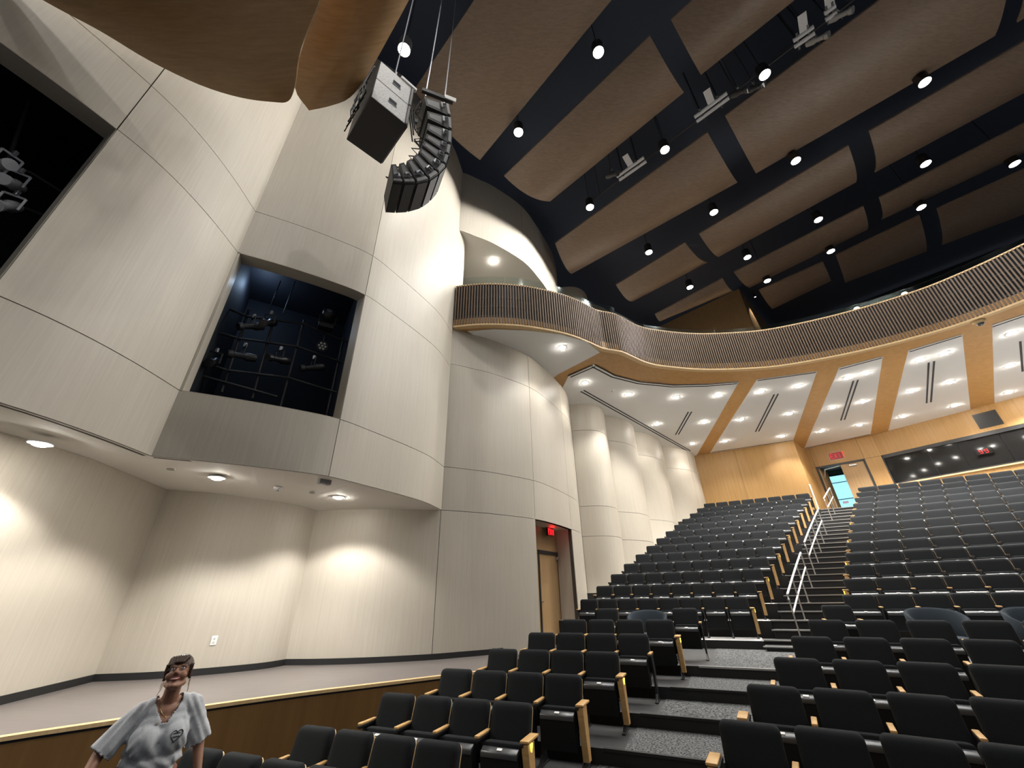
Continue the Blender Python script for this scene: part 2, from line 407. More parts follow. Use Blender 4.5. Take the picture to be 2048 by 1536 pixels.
back_d = panelled('wall_back_door', dw, [0, dl, dr, dw.L], [4.6, H_DT, H_BAL], skip=[(1, 0)], m=m_honey)
bq = bw.at(2.0); bn = bw.nrm(2.0)
H_WT = at_plane(1900, 880, bq, bn).z; H_WB = at_plane(1948, 933, bq, bn).z - 0.15
back_b = panelled('wall_back_booth', bw, [0, bw.L], [4.6, H_WB, H_WT, H_BAL], skip=[(0, 1)], m=m_honey)

# ------------------------------------------------------------------ floor, terraces, steps, stage
LOWF = {1: 0.0, 2: 0.0, 3: 0.16, 4: 0.315, 5: 0.47, 6: 0.625, 7: 0.78, 8: 0.935}
EDGE = {3: 70.35, 4: 71.32, 5: 72.29, 6: 73.27, 7: 74.25, 8: 75.30}
LEND = {1: -3.25, 2: -2.72, 3: -2.31, 4: -1.94, 5: -1.62, 6: -1.30, 7: -0.96, 8: -0.55}
RSTA = {2: -0.80, 3: -0.42, 4: -0.10, 5: 0.29, 6: 0.64, 7: 1.04, 8: 1.50}
def arm_up(i): return 78.45 + 0.865 * i
def edge_up(i): return 78.02 + 0.865 * i
def fl_up(i): return 1.10 + 0.34 * i
def lend_up(i): return 0.46 + 0.28 * i
def rsta_up(i): return 2.25 + 0.255 * i
NUP = 13
def sector(bm, r0, r1, s0, s1, z0, z1, ds=1.5):
    n = max(1, int((s1 - s0) / ds)); cols = []
    for k in range(n + 1):
        s = s0 + (s1 - s0) * k / n; a = polar(r0, s)[0]; b = polar(r1, s)[0]
        cols.append([bm.verts.new((a.x, a.y, z0)), bm.verts.new((a.x, a.y, z1)), bm.verts.new((b.x, b.y, z1)), bm.verts.new((b.x, b.y, z0))])
    for c, d in zip(cols, cols[1:]):
        for k in range(4): bm.faces.new((c[k], c[(k + 1) % 4], d[(k + 1) % 4], d[k]))
    bm.faces.new(cols[0][::-1]); bm.faces.new(cols[-1])
def colour_by_up(o, up, other):
    for p in o.data.polygons: p.material_index = 0 if p.normal.z > 0.5 else 1
bm = B(); box(bm, -16, 26, -6, 30, -0.2, 0.0)
floor = obj('floor', bm, m_vinyl); tag(floor, kind='structure')
def terrace(nm, r0, r1, s0, s1, z0, z1, top=m_vinyl, side=m_riser, parent=floor):
    bm = B(); sector(bm, r0, r1, s0, s1, z0, z1); o = obj(nm, bm, [top, side], parent); colour_by_up(o, 0, 1); return o
SLO, SHI = -7.5, 16.0
lows = sorted(EDGE)
for k in lows:
    r1 = EDGE[k + 1] if k < 8 else edge_up(0)
    # seating platforms on both sides, carpeted aisle between
    terrace('terrace', EDGE[k], r1, SLO if k > 4 else -6.5, LEND[k] + 0.10, 0.0, LOWF[k])
    terrace('terrace', EDGE[k], r1, RSTA[k] - 0.10, SHI, 0.0, LOWF[k])
    terrace('aisle_step', EDGE[k] - 0.005, r1, LEND[k] + 0.10, RSTA[k] - 0.10, 0.0, LOWF[k] + 0.004, top=m_carpet)
    bm = B(); sector(bm, EDGE[k] - 0.02, EDGE[k] + 0.03, LEND[k] - 0.15, RSTA[k] - 0.05, LOWF[k] - 0.02, LOWF[k] + 0.008)
    obj('step_nosing', bm, m_riser if k < 8 else m_nose, floor)
for i in range(NUP):
    r1 = edge_up(i + 1) if i < NUP - 1 else edge_up(i) + 6.0
    s0, s1 = lend_up(i) + 0.06, rsta_up(i) - 0.06
    terrace('terrace', edge_up(i), r1, SLO, s0, 0.0, fl_up(i), top=m_bounce)
    terrace('terrace', edge_up(i), r1, s1, SHI, 0.0, fl_up(i), top=m_bounce)
    for h, (za, ra, rb) in enumerate(((fl_up(i) - 0.17, edge_up(i) - 0.30, edge_up(i) + 0.13), (fl_up(i), edge_up(i) + 0.13, r1 - 0.30 if i < NUP - 1 else r1))):
        if i == 0 and h == 0: za = fl_up(0) - 0.08
        terrace('aisle_step', ra, rb + 0.02, s0, s1, 0.0, za + 0.004, top=m_riser)
        bm = B(); sector(bm, ra - 0.015, ra + 0.035, s0 - 0.05, s1 + 0.03, za - 0.012, za + 0.012)
        obj('step_nosing', bm, m_nose, floor)

sfront = Plan(PK([(-7.6, 1.7), (-5.7, 3.55), (-4.7, 4.61), (-4.2, 5.05), (-3.58, 5.66), (-2.8, 6.25), (-2.05, 6.72), (-1.18, 7.26), (-0.50, 7.66)]))
bm = B()
pts = [sfront.at(u) for u in sfront.samples(0, sfront.L, 0.3)] + [Vector((-0.45 * K, 9.75 * K, 0)), Vector((-4.3 * K, 8.9 * K, 0)), Vector((-6.7 * K, 7.6 * K, 0)), Vector((-8.6 * K, 1.2 * K, 0))]
prism(bm, [(p.x, p.y) for p in pts], 0.05, H_ST)
stage = obj('floor_stage', bm, [m_deck]); tag(stage, kind='structure')
bm = B(); slab(bm, sfront, 0, sfront.L, 0.0, H_ST - 0.055, 0.02, 0.04); obj('stage_fascia', bm, m_front, stage, smooth=30)
bm = B(); slab(bm, sfront, 0, sfront.L, H_ST - 0.055, H_ST - 0.030, 0.012, 0.03); obj('shadow_gap', bm, m_black, stage, smooth=30)
bm = B(); slab(bm, sfront, 0, sfront.L, H_ST - 0.030, H_ST + 0.006, 0.032, 0.10); obj('stage_nosing', bm, m_edge, stage, smooth=30)

# ------------------------------------------------------------------ balcony
bal = Plan(PK([(-1.6, 8.95), (-1.0, 8.87), (-0.29, 8.88), (0.57, 9.03), (1.64, 9.42), (2.46, 9.95), (2.86, 10.25), (3.40, 10.40), (4.50, 11.17), (5.46, 11.47), (6.57, 11.66), (7.95, 11.66), (9.25, 11.46), (11.08, 10.69), (12.6, 9.66), (13.3, 8.86), (13.85, 7.95), (14.6, 6.4), (15.1, 4.8)]), step=0.2)
bm = B(); slab(bm, bal, 0, bal.L, H_BAL + 0.05, H_RAIL - 0.04, -0.045, 0.10, step=0.3)
front = obj('wall_balcony_front', bm, m_black, smooth=30); tag(front, kind='structure')
bm = B(); slab(bm, bal, 0, bal.L, H_BAL - 0.01, H_BAL + 0.05, 0.02, 0.16, step=0.25); obj('bottom_trim', bm, m_edge, front, smooth=30)
bm = B(); slab(bm, bal, 0, bal.L, H_RAIL - 0.05, H_RAIL, -0.012, 0.20, step=0.25); obj('top_rail', bm, m_edge, front, smooth=30)
for zz in (0.35, 0.7, 1.05):
    bm = B(); slab(bm, bal, 0, bal.L, H_BAL + zz, H_BAL + zz + 0.03, -0.03, 0.015, step=0.3); obj('slat_batten', bm, m_metal_d, front, smooth=30)
ns = int(bal.L / 0.084); slat_me = None
for k in range(min(ns, 300)):
    u = (k + 0.5) * 0.084
    if slat_me is None:
        bm = B(); box(bm, -0.019, 0.019, -0.035, 0.02, 0.06, H_RAIL - H_BAL - 0.05)
        s_o = obj('slat', bm, m_slat, front); slat_me = s_o.data
    else:
        s_o = bpy.data.objects.new('slat', slat_me); COL.objects.link(s_o); s_o.parent = front
    p = bal.at(u); n = bal.nrm(u)
    s_o.location = (p.x, p.y, H_BAL); s_o.rotation_euler = (0, 0, atan2(n.y, n.x) + pi / 2)
# glass guard above the rail: panes with small steel clamps
gp = empty('glass_guard', (0, 0, 0), label='frameless glass guard of clear panes standing on the curved balcony rail', cat='guard rail')
u = 0.12
while u < bal.L - 1.5:
    bm = B(); slab(bm, bal, u, u + 1.42, H_RAIL + 0.001, H_RAIL + (0.36 if u < 5.2 else 0.22), -0.10, 0.012, step=0.25)
    pane = obj('pane', bm, m_glass, gp, smooth=30); u += 1.45

# ceiling under the balcony: oak field with white plaster panels
bm = B()
poly = [bal.at(u) for u in bal.samples(0, bal.L, 0.35)]
bk = PK([(24.0, 4.8), (24.0, 9.6), (21.0, 14.6), (18.3, 19.2), (15.5, 21.4), (13.9, 19.9), (10.0, 22.3), (7.0, 19.6), (5.1, 17.6), (3.2, 15.6), (1.9, 14.3), (1.55, 13.1), (0.7, 11.55), (0.1, 10.6), (-0.8, 9.8), (-1.75, 9.3)])
poly = [(p.x, p.y) for p in poly] + bk
prism(bm, poly, H_BAL, H_BAL + 0.28)
bmesh.ops.triangulate(bm, faces=[f for f in bm.faces if len(f.verts) > 4])
csoff = obj('ceiling_under_balcony', bm, m_honey_flat); tag(csoff, kind='structure')
PANELS = [
 [(935, 662), (987, 657.5), (1055, 660), (1123, 668), (1174, 683), (1200, 704), (1117, 747), (1088, 768), (1035, 722), (985, 690), (960, 676)],
 [(1137, 751), (1187, 728), (1226, 749), (1277, 762), (1345, 769), (1414, 767.5), (1478, 762), (1391, 914), (1372, 924), (1300, 905), (1235, 872), (1178, 845), (1112, 800)],
 [(1514, 758.5), (1633.7, 742), (1586, 880), (1420, 905.5)],
 [(1678, 734.6), (1765, 712), (1741, 868), (1608, 897)],
 [(1816.6, 700), (1924, 668), (1941, 823.4), (1775.5, 864.5)],
 [(1984, 649), (2110, 607), (2135, 775), (1989, 813)]]
for pn in PANELS:
    bm = B(); q = [at_z(x, y, SK) for x, y in pn]
    prism(bm, [(p.x, p.y) for p in q], H_BAL - 0.022, H_BAL + 0.05)
    bmesh.ops.triangulate(bm, faces=[f for f in bm.faces if len(f.verts) > 4])
    obj('plaster_panel', bm, m_plaster, csoff)
def slot(pts, off, wd=0.055, nm='air_slot'):
    bm = B(); P = [at_z(x, y, SK) for x, y in pts]
    for a, b in zip(P, P[1:]):
        t = (b - a).normalized(); n = Vector((-t.y, t.x, 0))
        a2, b2 = a + n * off - t * 0.02, b + n * off + t * 0.02
        beam(bm, (a2.x, a2.y, H_BAL - 0.024), (b2.x, b2.y, H_BAL - 0.024), wd, 0.012)
    return obj(nm, bm, m_black, csoff)
arc = [(1140, 752), (1187, 731.5), (1226, 752), (1277, 765), (1345, 771.5), (1414, 770), (1474, 765)]
slot(arc, 0.05); slot(arc, -0.09, 0.04)
for pts in ([(1165, 781), (1378, 901)], [(1379.5, 823), (1354, 868)], [(1551.7, 787.5), (1514, 862)], [(1710.6, 760), (1685, 839)], [(1862, 723), (1857, 804)], [(2046, 680), (2050, 740)]):
    slot(pts, 0.07); slot(pts, -0.07)
for pts in ([(1424, 903.5), (1584, 880)], [(1612, 895), (1738, 868)], [(1780, 862.5), (1938, 822)], [(1994, 810), (2130, 775)], [(1516, 760), (1630, 744)], [(1680, 737), (1762, 715)], [(1820, 702), (1921, 671)], [(1986, 652), (2106, 611)]):
    slot(pts, 0.0, 0.05, 'edge_slot')

# upper level behind the balcony
bm = B(); prism(bm, poly, H_BAL + 0.28, H_BAL + 0.32); bmesh.ops.triangulate(bm, faces=[f for f in bm.faces if len(f.verts) > 4])
tag(obj('floor_balcony', bm, m_riser), kind='structure')
hall_a = Vector((0.714, 0.70, 0)); hall_u = Vector((0.70, -0.714, 0))
pc = at_d(1483, 590, 22.5); pl_ = at_d(1310, 640, 22.5)
q0 = Vector((pc.x, pc.y, 0)); t0 = (-hall_u)
up1 = Plan([tuple((q0 + t0 * 6.5)[:2]), tuple(q0[:2])], smooth=False)
bm = B(); slab(bm, up1, 0, up1.L, H_BAL + 0.3, pc.z + 0.5, 0, 0.1); tag(obj('wall_balcony_left', bm, m_shell), kind='structure')
up2 = Plan([tuple(q0[:2]), tuple((q0 + hall_a * 7.0)[:2])], smooth=False)
bm = B(); slab(bm, up2, 0, up2.L, H_BAL + 0.3, pc.z + 0.5, 0, 0.1); tag(obj('wall_balcony_return', bm, m_shell), kind='structure')
up3 = Plan([tuple((q0 + hall_a * 7.0)[:2]), tuple((q0 + hall_a * 7.0 + hall_u * 26)[:2])], smooth=False)
bm = B(); slab(bm, up3, 0, up3.L, H_BAL + 0.3, 17.8, 0, 0.1); tag(obj('wall_balcony_back', bm, m_black), kind='structure')
bm = B(); box(bm, -16, 30, -8, 36, 18.0, 18.2); tag(obj('ceiling', bm, m_blackceil), kind='structure')

# ------------------------------------------------------------------ ceiling clouds
ZC = 13.5
def quad_cloud(name, c, z, sag, label, group, m=m_cloud, nu=8, nv=12, th=0.06):
    """curved panel from four plan corners FL FR RR RL: bows down between the front and the rear edge"""
    FL, FR, RR, RL = [Vector((p.x, p.y, 0)) for p in c]; bm = B(); g = []
    for s in (0, 1):
        rows = []
        for j in range(nv + 1):
            v = j / nv; row = []
            for i in range(nu + 1):
                t = i / nu; p = FL.lerp(FR, t).lerp(RL.lerp(RR, t), v)
                row.append(bm.verts.new((p.x, p.y, z + ZO - sag * (1 - (2 * v - 1) ** 2) + s * th)))
            rows.append(row)
        g.append(rows)
    for s, rows in enumerate(g):
        for j in range(nv):
            for i in range(nu):
                f = (rows[j][i], rows[j][i + 1], rows[j + 1][i + 1], rows[j + 1][i]); bm.faces.new(f if s else f[::-1])
    a, b = g
    rim = [(0, i) for i in range(nu)] + [(j, nu) for j in range(nv)] + [(nv, nu - i) for i in range(nu)] + [(nv - j, 0) for j in range(nv)]
    for (j, i), (j2, i2) in zip(rim, rim[1:] + rim[:1]):
        bm.faces.new((a[j][i], a[j2][i2], b[j2][i2], b[j][i]))
    o = obj(name, bm, m, smooth=40); tag(o, label, 'ceiling panel', group); return o
CL = [
 ('first', [(828, 180), (1150, -300), (1470, -300), (960, 320)], 0.30, 'nearest the stage, beside the hanging speakers'),
 ('R2a', [(1008, 352), (1300, 72), (1368, 185), (1100, 403)], 0.35, 'second band from the stage, left end by the side wall'),
 ('R2b', [(1342, 40), (1600, -200), (1840, -200), (1402, 150)], 0.35, 'second band from the stage, right of the first gap'),
 ('R3a', [(1110, 487), (1415, 265), (1475, 365), (1143, 548)], 0.35, 'third band from the stage, left end by the side wall'),
 ('R3b', [(1450, 232), (2010, -187), (1990, 72), (1512, 347)], 0.35, 'third band from the stage, long middle panel'),
 ('R3c', [(2045, -213), (2300, -400), (2300, -120), (2035, 45)], 0.35, 'third band from the stage, at the right edge'),
 ('R4a', [(1232, 570), (1370, 485), (1415, 525), (1265, 603)], 0.30, 'fourth band from the stage, short left end panel'),
 ('R4b', [(1398, 468), (1697, 291), (1712, 365), (1437, 514)], 0.30, 'fourth band from the stage, middle panel'),
 ('R4c', [(1738, 263), (2200, -5), (2200, 105), (1750, 345)], 0.30, 'fourth band from the stage, right panel'),
 ('R5a', [(1310, 629), (1445, 557), (1467, 582), (1322, 640)], 0.25, 'fifth band from the stage, left end over the balcony'),
 ('R5b', [(1468, 545), (1727, 413), (1734, 460), (1500, 575)], 0.25, 'fifth band from the stage, middle panel'),
 ('R5c', [(1758, 396), (2200, 170), (2200, 235), (1763, 440)], 0.25, 'fifth band from the stage, right panel'),
 ('R6a', [(1518, 581), (1646, 524), (1662, 562), (1545, 618)], 0.2, 'rearmost band, left panel above the balcony rail'),
 ('R6b', [(1672, 511), (1839, 431), (1853, 503), (1690, 566)], 0.2, 'rearmost band, middle panel above the balcony rail'),
 ('R6c', [(1874, 418), (2200, 270), (2200, 372), (1885, 490)], 0.2, 'rearmost band, right panel above the balcony rail')]
for nm, c, sag, lb in CL:
    quad_cloud('ceiling_cloud', [at_z(x, y, ZC) for x, y in c], ZC, sag, 'curved brown oak ceiling panel, ' + lb, 'oak ceiling clouds')
def catmull(a, b, c, d, t):
    ab = 0.16 if (a - b).angle(c - b) < 1.9 else 0.5; cd = 0.16 if (b - c).angle(d - c) < 1.9 else 0.5
    m0, m1 = (c - a) * ab, (d - b) * cd
    if ab < .2: m0 = (c - b) * 1.0
    if cd < .2: m1 = (c - b) * 1.0
    return b * (2 * t ** 3 - 3 * t * t + 1) + m0 * (t ** 3 - 2 * t * t + t) + c * (3 * t * t - 2 * t ** 3) + m1 * (t ** 3 - t * t)
def shell(name, P, z, sag, label, rings=8, th=0.06):
    """wooden reflector shell over the apron: outline on one level, bowing down towards its middle"""
    q = [at_z(x, y, z) for x, y in P]; n0 = len(q); q = [(q[i] if t == 0 else catmull(q[i - 1], q[i], q[(i + 1) % n0], q[(i + 2) % n0], t)) for i in range(n0) for t in (0, .25, .5, .75)]
    c = sum((p for p in q), Vector()) / len(q); bm = B(); lv = []
    for s in (0, 1):
        rs = []
        for k in range(1, rings + 1):
            t = k / rings; rs.append([bm.verts.new((*(c.lerp(p, t))[:2], z + ZO - sag * (1 - t * t) + s * th)) for p in q])
        cv = bm.verts.new((c.x, c.y, z + ZO - sag + s * th)); n = len(q)
        for i in range(n):
            f = (cv, rs[0][i], rs[0][(i + 1) % n]); bm.faces.new(f if s else f[::-1])
            for a, b in zip(rs, rs[1:]):
                f = (a[i], b[i], b[(i + 1) % n], a[(i + 1) % n]); bm.faces.new(f if s else f[::-1])
        lv.append(rs[-1])
    for i in range(len(q)): bm.faces.new((lv[0][i], lv[0][(i + 1) % len(q)], lv[1][(i + 1) % len(q)], lv[1][i]))
    tag(obj(name, bm, m_shell, smooth=40), label, 'ceiling panel', 'wooden shells over the apron')
shell('reflector_shell', [(85, 0), (200, 62), (300, 122), (400, 170), (480, 195), (545, 204), (577, 202), (590, 170), (601, 100), (640, 0), (690, -130), (560, -330), (200, -300), (-60, -90)], 6.5, 0.12, 'large curved honey wood reflector over the stage corner at upper left')
shell('reflector_shell', [(590, 176), (618, 221), (660, 212), (700, 195), (735, 150), (780, 70), (818, 0), (880, -120), (780, -260), (690, -120), (640, 4), (603, 100)], 7.6, 0.2, 'narrower curved wood reflector between the large one and the speakers')

# ------------------------------------------------------------------ lamps
def spot(name, loc, power, angle=120, blend=0.6, col=NEUT, size=0.12, parent=None, rot=(0, 0, 0)):
    l = bpy.data.lights.new(name, 'SPOT'); l.energy = power; l.color = col; l.spot_size = radians(angle); l.spot_blend = blend; l.shadow_soft_size = size
    o = bpy.data.objects.new(name, l); COL.objects.link(o); o.location = loc; o.rotation_euler = rot
    if parent: o.parent = parent
    return o
def lens_bm(r, n=20):
    bm = B(); lathe(bm, [(r, -0.006), (r, 0.006)], n); return bm
PEND = [[(808, 100)], [(1037, 265), (1197, 105)], [(1180, 415), (1330, 300), (1530, 150)], [(1298, 505), (1428, 425), (1592, 322), (1850, 165)],
        [(1380, 575), (1495, 515), (1637, 440), (1852, 328)], [(1535, 562), (1662, 503), (1843, 415), (2030, 328)]]
bands = ['beside the subwoofers', 'in the first dark band', 'in the second dark band', 'in the third dark band', 'in the fourth dark band', 'in the rear dark band']
ordn = ['first', 'second', 'third', 'fourth', 'fifth', 'sixth', 'seventh', 'eighth', 'ninth', 'tenth', 'eleventh', 'twelfth', 'thirteenth', 'fourteenth', 'fifteenth', 'sixteenth', 'seventeenth', 'eighteenth', 'nineteenth', 'twentieth']
def pendant(p, label, power):
    t = empty('pendant_light', p, label=label, cat='ceiling light', group='hall pendant lights')
    bm = B(); lathe(bm, [(0.02, 0.42), (0.15, 0.40), (0.16, 0.36), (0.16, 0.0), (0.145, 0.0), (0.145, 0.03)], 20); obj('housing', bm, m_metal_d, t, smooth=40)
    bm = lens_bm(0.14); obj('lens', bm, m_lamp_p, t, loc=(0, 0, 0.015))
    bm = B(); tube(bm, [(0, 0, 0.41), (0, 0, max(0.6, 18.0 - p.z))], 0.012, 6); obj('suspension_rod', bm, m_metal_d, t)
    spot('hall_spot', (0, 0, -0.03), power, 174, 0.15, NEUT, 0.14, t)
for bi, row in enumerate(PEND):
    for k, (x, y) in enumerate(row):
        pendant(at_z(x, y, 13.05 if bi else 11.6), 'black pendant downlight %s%s' % (bands[bi], '' if len(row) == 1 else ', %s from the left' % ordn[k]), P_PENDANT * ((0.05,), (0.8, 0.6), (2.6, 1.2, 1.2), (1.2,) * 4, (1.2,) * 4, (1.2,) * 4)[bi][k])
for bi, row in enumerate(PEND[1:]):                     # unseen lamps added along the bands past the right edge, for light
    a = at_z(*row[-1], 13.05)
    for k in range(1, 6 - max(0, bi - 2)):
        p = a + hall_u * 3.6 * k; q = pix(p)
        if (0 < q[0] < 2048 and 0 < q[1] < 1536) or (p - q0).dot(hall_a) > -1.0: continue
        pendant(p, 'black pendant downlight %s, added outside the frame, %s beyond the edge' % (bands[bi + 1], ordn[k - 1]), P_PENDANT * 0.12)
a = at_z(1037, 265, 13.05)  # unseen pendants added over the orchestra floor to light the stage walls
for k, (da, du, pw) in enumerate(((-4.3, 3.2, .25), (-4.3, 6.9, .15), (-8.4, 3.2, .75), (-8.4, 6.5, .95), (-11.5, 6.5, .95))):
    pendant(a + hall_a * da + hall_u * du, 'added fill pendant over the orchestra floor, outside the frame, %s of five' % ordn[k], P_PENDANT * pw)
p = q0 + hall_u * 0.45 + hall_a * 1.1
t = empty('pendant_light', (p.x, p.y, pc.z + .2), label='small dark spotlight washing the end of the balcony side wall', cat='ceiling light')
bm = B(); lathe(bm, [(0.03, 0.2), (0.06, 0.18), (0.065, 0.0), (0.055, 0.0), (0.055, 0.02)], 14); obj('housing', bm, m_metal_d, t, smooth=40)
bm = lens_bm(0.05); obj('lens', bm, m_globe, t, loc=(0, 0, 0.015)); bm = B(); tube(bm, [(0, 0, .19), (0, 0, 18 - pc.z - .2)], 0.01, 6); obj('suspension_rod', bm, m_metal_d, t)
spot('wash_spot', (0, 0, -.02), 260, 75, 0.4, NEUT, 0.05, t)
# small lamps on the inner side of the balcony rail
for k, (x, y) in enumerate(((1258, 640), (1717, 612), (1806, 573))):
    u = bal.u_of(x, y); q = bal.at(u) - bal.nrm(u) * 0.30
    t = empty('rail_lamp', (q.x, q.y, H_RAIL - 0.05), label='small bright globe lamp behind the balcony rail, %s from the left' % ordn[k], cat='lamp', group='lamps behind the balcony rail')
    bm = B(); lathe(bm, [(0.05, -0.02), (0.05, 0.03), (0.03, 0.05), (0.03, 0.12)], 14); obj('base', bm, m_metal_d, t, smooth=40)
    bm = B(); lathe(bm, [(0.03, 0.115), (0.075, 0.14), (0.088, 0.19), (0.07, 0.24), (0.02, 0.262)], 18); obj('globe', bm, m_globe, t, smooth=70)
def downlight(p, label, group, power, angle=115, col=WARM, r=0.10, blend=0.5):
    t = empty('downlight', p, label=label, cat='ceiling light', group=group)
    bm = B(); lathe(bm, [(r + 0.035, 0.01), (r + 0.035, -0.008), (r, -0.012), (r, 0.004), (r + .01, 0.01)], 24); obj('trim_ring', bm, m_white, t, smooth=50)
    bm = B(); lathe(bm, [(r, 0.0), (r * .98, -0.012), (r * .85, -0.026), (r * .5, -0.038), (r * .15, -0.042)], 20); obj('lens', bm, m_lamp, t, smooth=60)
    spot('downlight_spot', (0, 0, -0.05), power, angle, blend, col, r * 0.8, t)
DL = {'small left ceiling panel below the box': [(1124, 695)],
 'large left ceiling panel': [(1169.5, 765), (1257, 788), (1352, 794), (1437, 790), (1313, 848), (1408, 844), (1385, 887)],
 'second white ceiling panel': [(1521, 783), (1597, 772), (1482, 838.6), (1579, 827), (1450, 882), (1564.6, 872)],
 'third white ceiling panel': [(1694.6, 755), (1732.6, 746), (1665, 814.7), (1725, 803), (1642, 862), (1719, 849.5)],
 'fourth white ceiling panel': [(1840.6, 719.5), (1890, 706), (1821.6, 782.5), (1900.6, 764), (1806, 832.5), (1909, 811)],
 'fifth white ceiling panel': [(2022, 666.5), (2019, 731.5), (2017, 785), (2100, 640), (2105, 705), (2110, 765)]}
for pn, l in DL.items():
    for k, (x, y) in enumerate(l):
        p = at_z(x, y, SK - 0.024)
        lb = 'recessed round downlight in the %s' % pn
        if len(l) > 1: lb = 'recessed downlight, %s of six in the %s' % (ordn[k], pn) if len(l) == 6 else 'recessed downlight, %s of seven in the %s' % (ordn[k], pn)
        downlight(p, lb, 'downlights under the balcony', P_DOWN * (0.36 if len(l) == 1 else 0.22 if (pn.startswith('large') and k in (0, 4, 6)) else 0.45 if (pn.startswith('second') and k > 3) else 1.15 if pn.startswith('second') else 1))
p = at_z(987, 522, 10.59 * K); downlight(p, 'recessed downlight in the ceiling of the side box', None, 500, 150, NEUT, 0.12)
ss = [((434, 955), 'left'), ((677, 994), 'right')]
for (x, y), nm in ss: downlight(at_z(x, y, 1.70 * K), 'recessed round downlight in the stage soffit, %s one' % nm, 'downlights in the stage soffit', P_STAGE, 128, WARM, 0.085, 0.35)
for x, y, nm in ((-5.6 * K, 4.4 * K, 'just'), (-5.75 * K, 2.6 * K, 'far')): downlight(Vector((x, y, H_D)), 'recessed round downlight in the stage soffit, %s beyond the left edge of the frame' % nm, 'downlights in the stage soffit', P_STAGE * 0.6, 128, WARM, 0.085, 0.35)

# ------------------------------------------------------------------ theatre seats
def rrect(x0, x1, z0, z1, rt, rb, n=5):
    """rounded rectangle outline in (x, z), top radius rt, bottom radius rb, counter-clockwise"""
    out = []
    for cx, cz, r, a0 in ((x1 - rt, z1 - rt, rt, 0), (x0 + rt, z1 - rt, rt, 90), (x0 + rb, z0 + rb, rb, 180), (x1 - rb, z0 + rb, rb, 270)):
        for k in range(n + 1):
            a = radians(a0 + 90 * k / n); out.append((cx + r * cos(a), cz + r * sin(a)))
    return out
def pad(bm, x0, x1, z0, z1, layers, rt, rb, lean=None):
    """cushion built from rounded outlines; layers = (depth y, inset)"""
    rings = []
    for y, ins in layers:
        rr = rrect(x0 + ins, x1 - ins, z0 + ins, z1 - ins, max(0.008, rt - ins * .4), max(0.006, rb - ins * .4))
        rings.append([bm.verts.new((x, y + (lean(z) if lean else 0), z)) for x, z in rr])
    n = len(rings[0])
    for a, b in zip(rings, rings[1:]):
        for k in range(n): bm.faces.new((a[k], a[(k + 1) % n], b[(k + 1) % n], b[k]))
    bm.faces.new(rings[0]); bm.faces.new(rings[-1][::-1])
lean = lambda z: 0.30 * (z - 0.40)
def seat_parts(W, wide=False):
    h = W / 2 if wide else min(W / 2, 0.272); P = {}
    bm = B(); pad(bm, -h + .022, h - .022, 0.36, 0.865, [(0.275, 0.02), (0.262, 0.0), (0.215, 0.0), (0.196, 0.012), (0.186, 0.035), (0.183, 0.08)], 0.055, 0.03, lean); P['backrest'] = (bm, m_fab, 50)
    bm = B(); pad(bm, -h + .024, h - .024, 0.34, 0.850, [(0.285, 0.0), (0.272, 0.0)], 0.05, 0.02, lean); P['back_shell'] = (bm, m_edge, 30)
    bm = B(); pad(bm, -h + .04, h - .04, 0.20, 0.585, [(0.165, 0.03), (0.155, 0.006), (0.115, 0.0), (0.070, 0.0), (0.060, 0.01)], 0.05, 0.03); P['seat_cushion'] = (bm, m_fab, 50)
    bm = B()
    pr = [(0.058, 0.18), (0.030, 0.19), (0.000, 0.44), (-0.004, 0.505), (0.002, 0.513), (0.048, 0.545), (0.058, 0.545)]
    cs = []
    for x, ins in ((-h + .05, 0.012), (-h + .062, 0), (h - .062, 0), (h - .05, 0.012)):
        cs.append([bm.verts.new((x, y, z - (ins if z > .4 else 0))) for y, z in pr])
    for a, b in zip(cs, cs[1:]):
        for k in range(len(pr) - 1): bm.faces.new((a[k], a[k + 1], b[k + 1], b[k]))
    bm.faces.new(cs[0]); bm.faces.new(cs[-1][::-1]); bm.faces.new([c[0] for c in cs] + [c[-1] for c in cs[::-1]])
    P['seat_pan'] = (bm, m_under, 30)
    bm = B(); lp = [(0.001, 0.468), (-0.010, 0.474), (-0.010, 0.512), (-0.002, 0.524), (0.050, 0.551), (0.054, 0.546), (0.004, 0.515)]
    a = [bm.verts.new((-h + .056, y, z)) for y, z in lp]; b = [bm.verts.new((h - .056, y, z)) for y, z in lp]
    bm.faces.new(a); bm.faces.new(b[::-1])
    for i in range(7): bm.faces.new((a[i], b[i], b[(i + 1) % 7], a[(i + 1) % 7]))
    bmesh.ops.bevel(bm, geom=bm.edges[:], offset=0.0022, segments=1, affect='EDGES'); P['seat_lip'] = (bm, m_plast, 40)  # lighter strip paints in the light caught by the pan edge
    bm = B(); a = Matrix.Translation((0, 0.020, 0.5385)) @ Matrix.Rotation(radians(27), 4, 'X')
    bbox(bm, -0.030, 0.030, -0.015, 0.015, -0.002, 0.004, 0.003, 2, a); P['number_plate'] = (bm, m_white, 40)
    return P
def arm_bm(x, wide=0.052, L=0.30):
    bm = B(); bbox(bm, x - wide / 2, x + wide / 2, 0.0, L, 0.608, 0.632, 0.007, 2); return bm
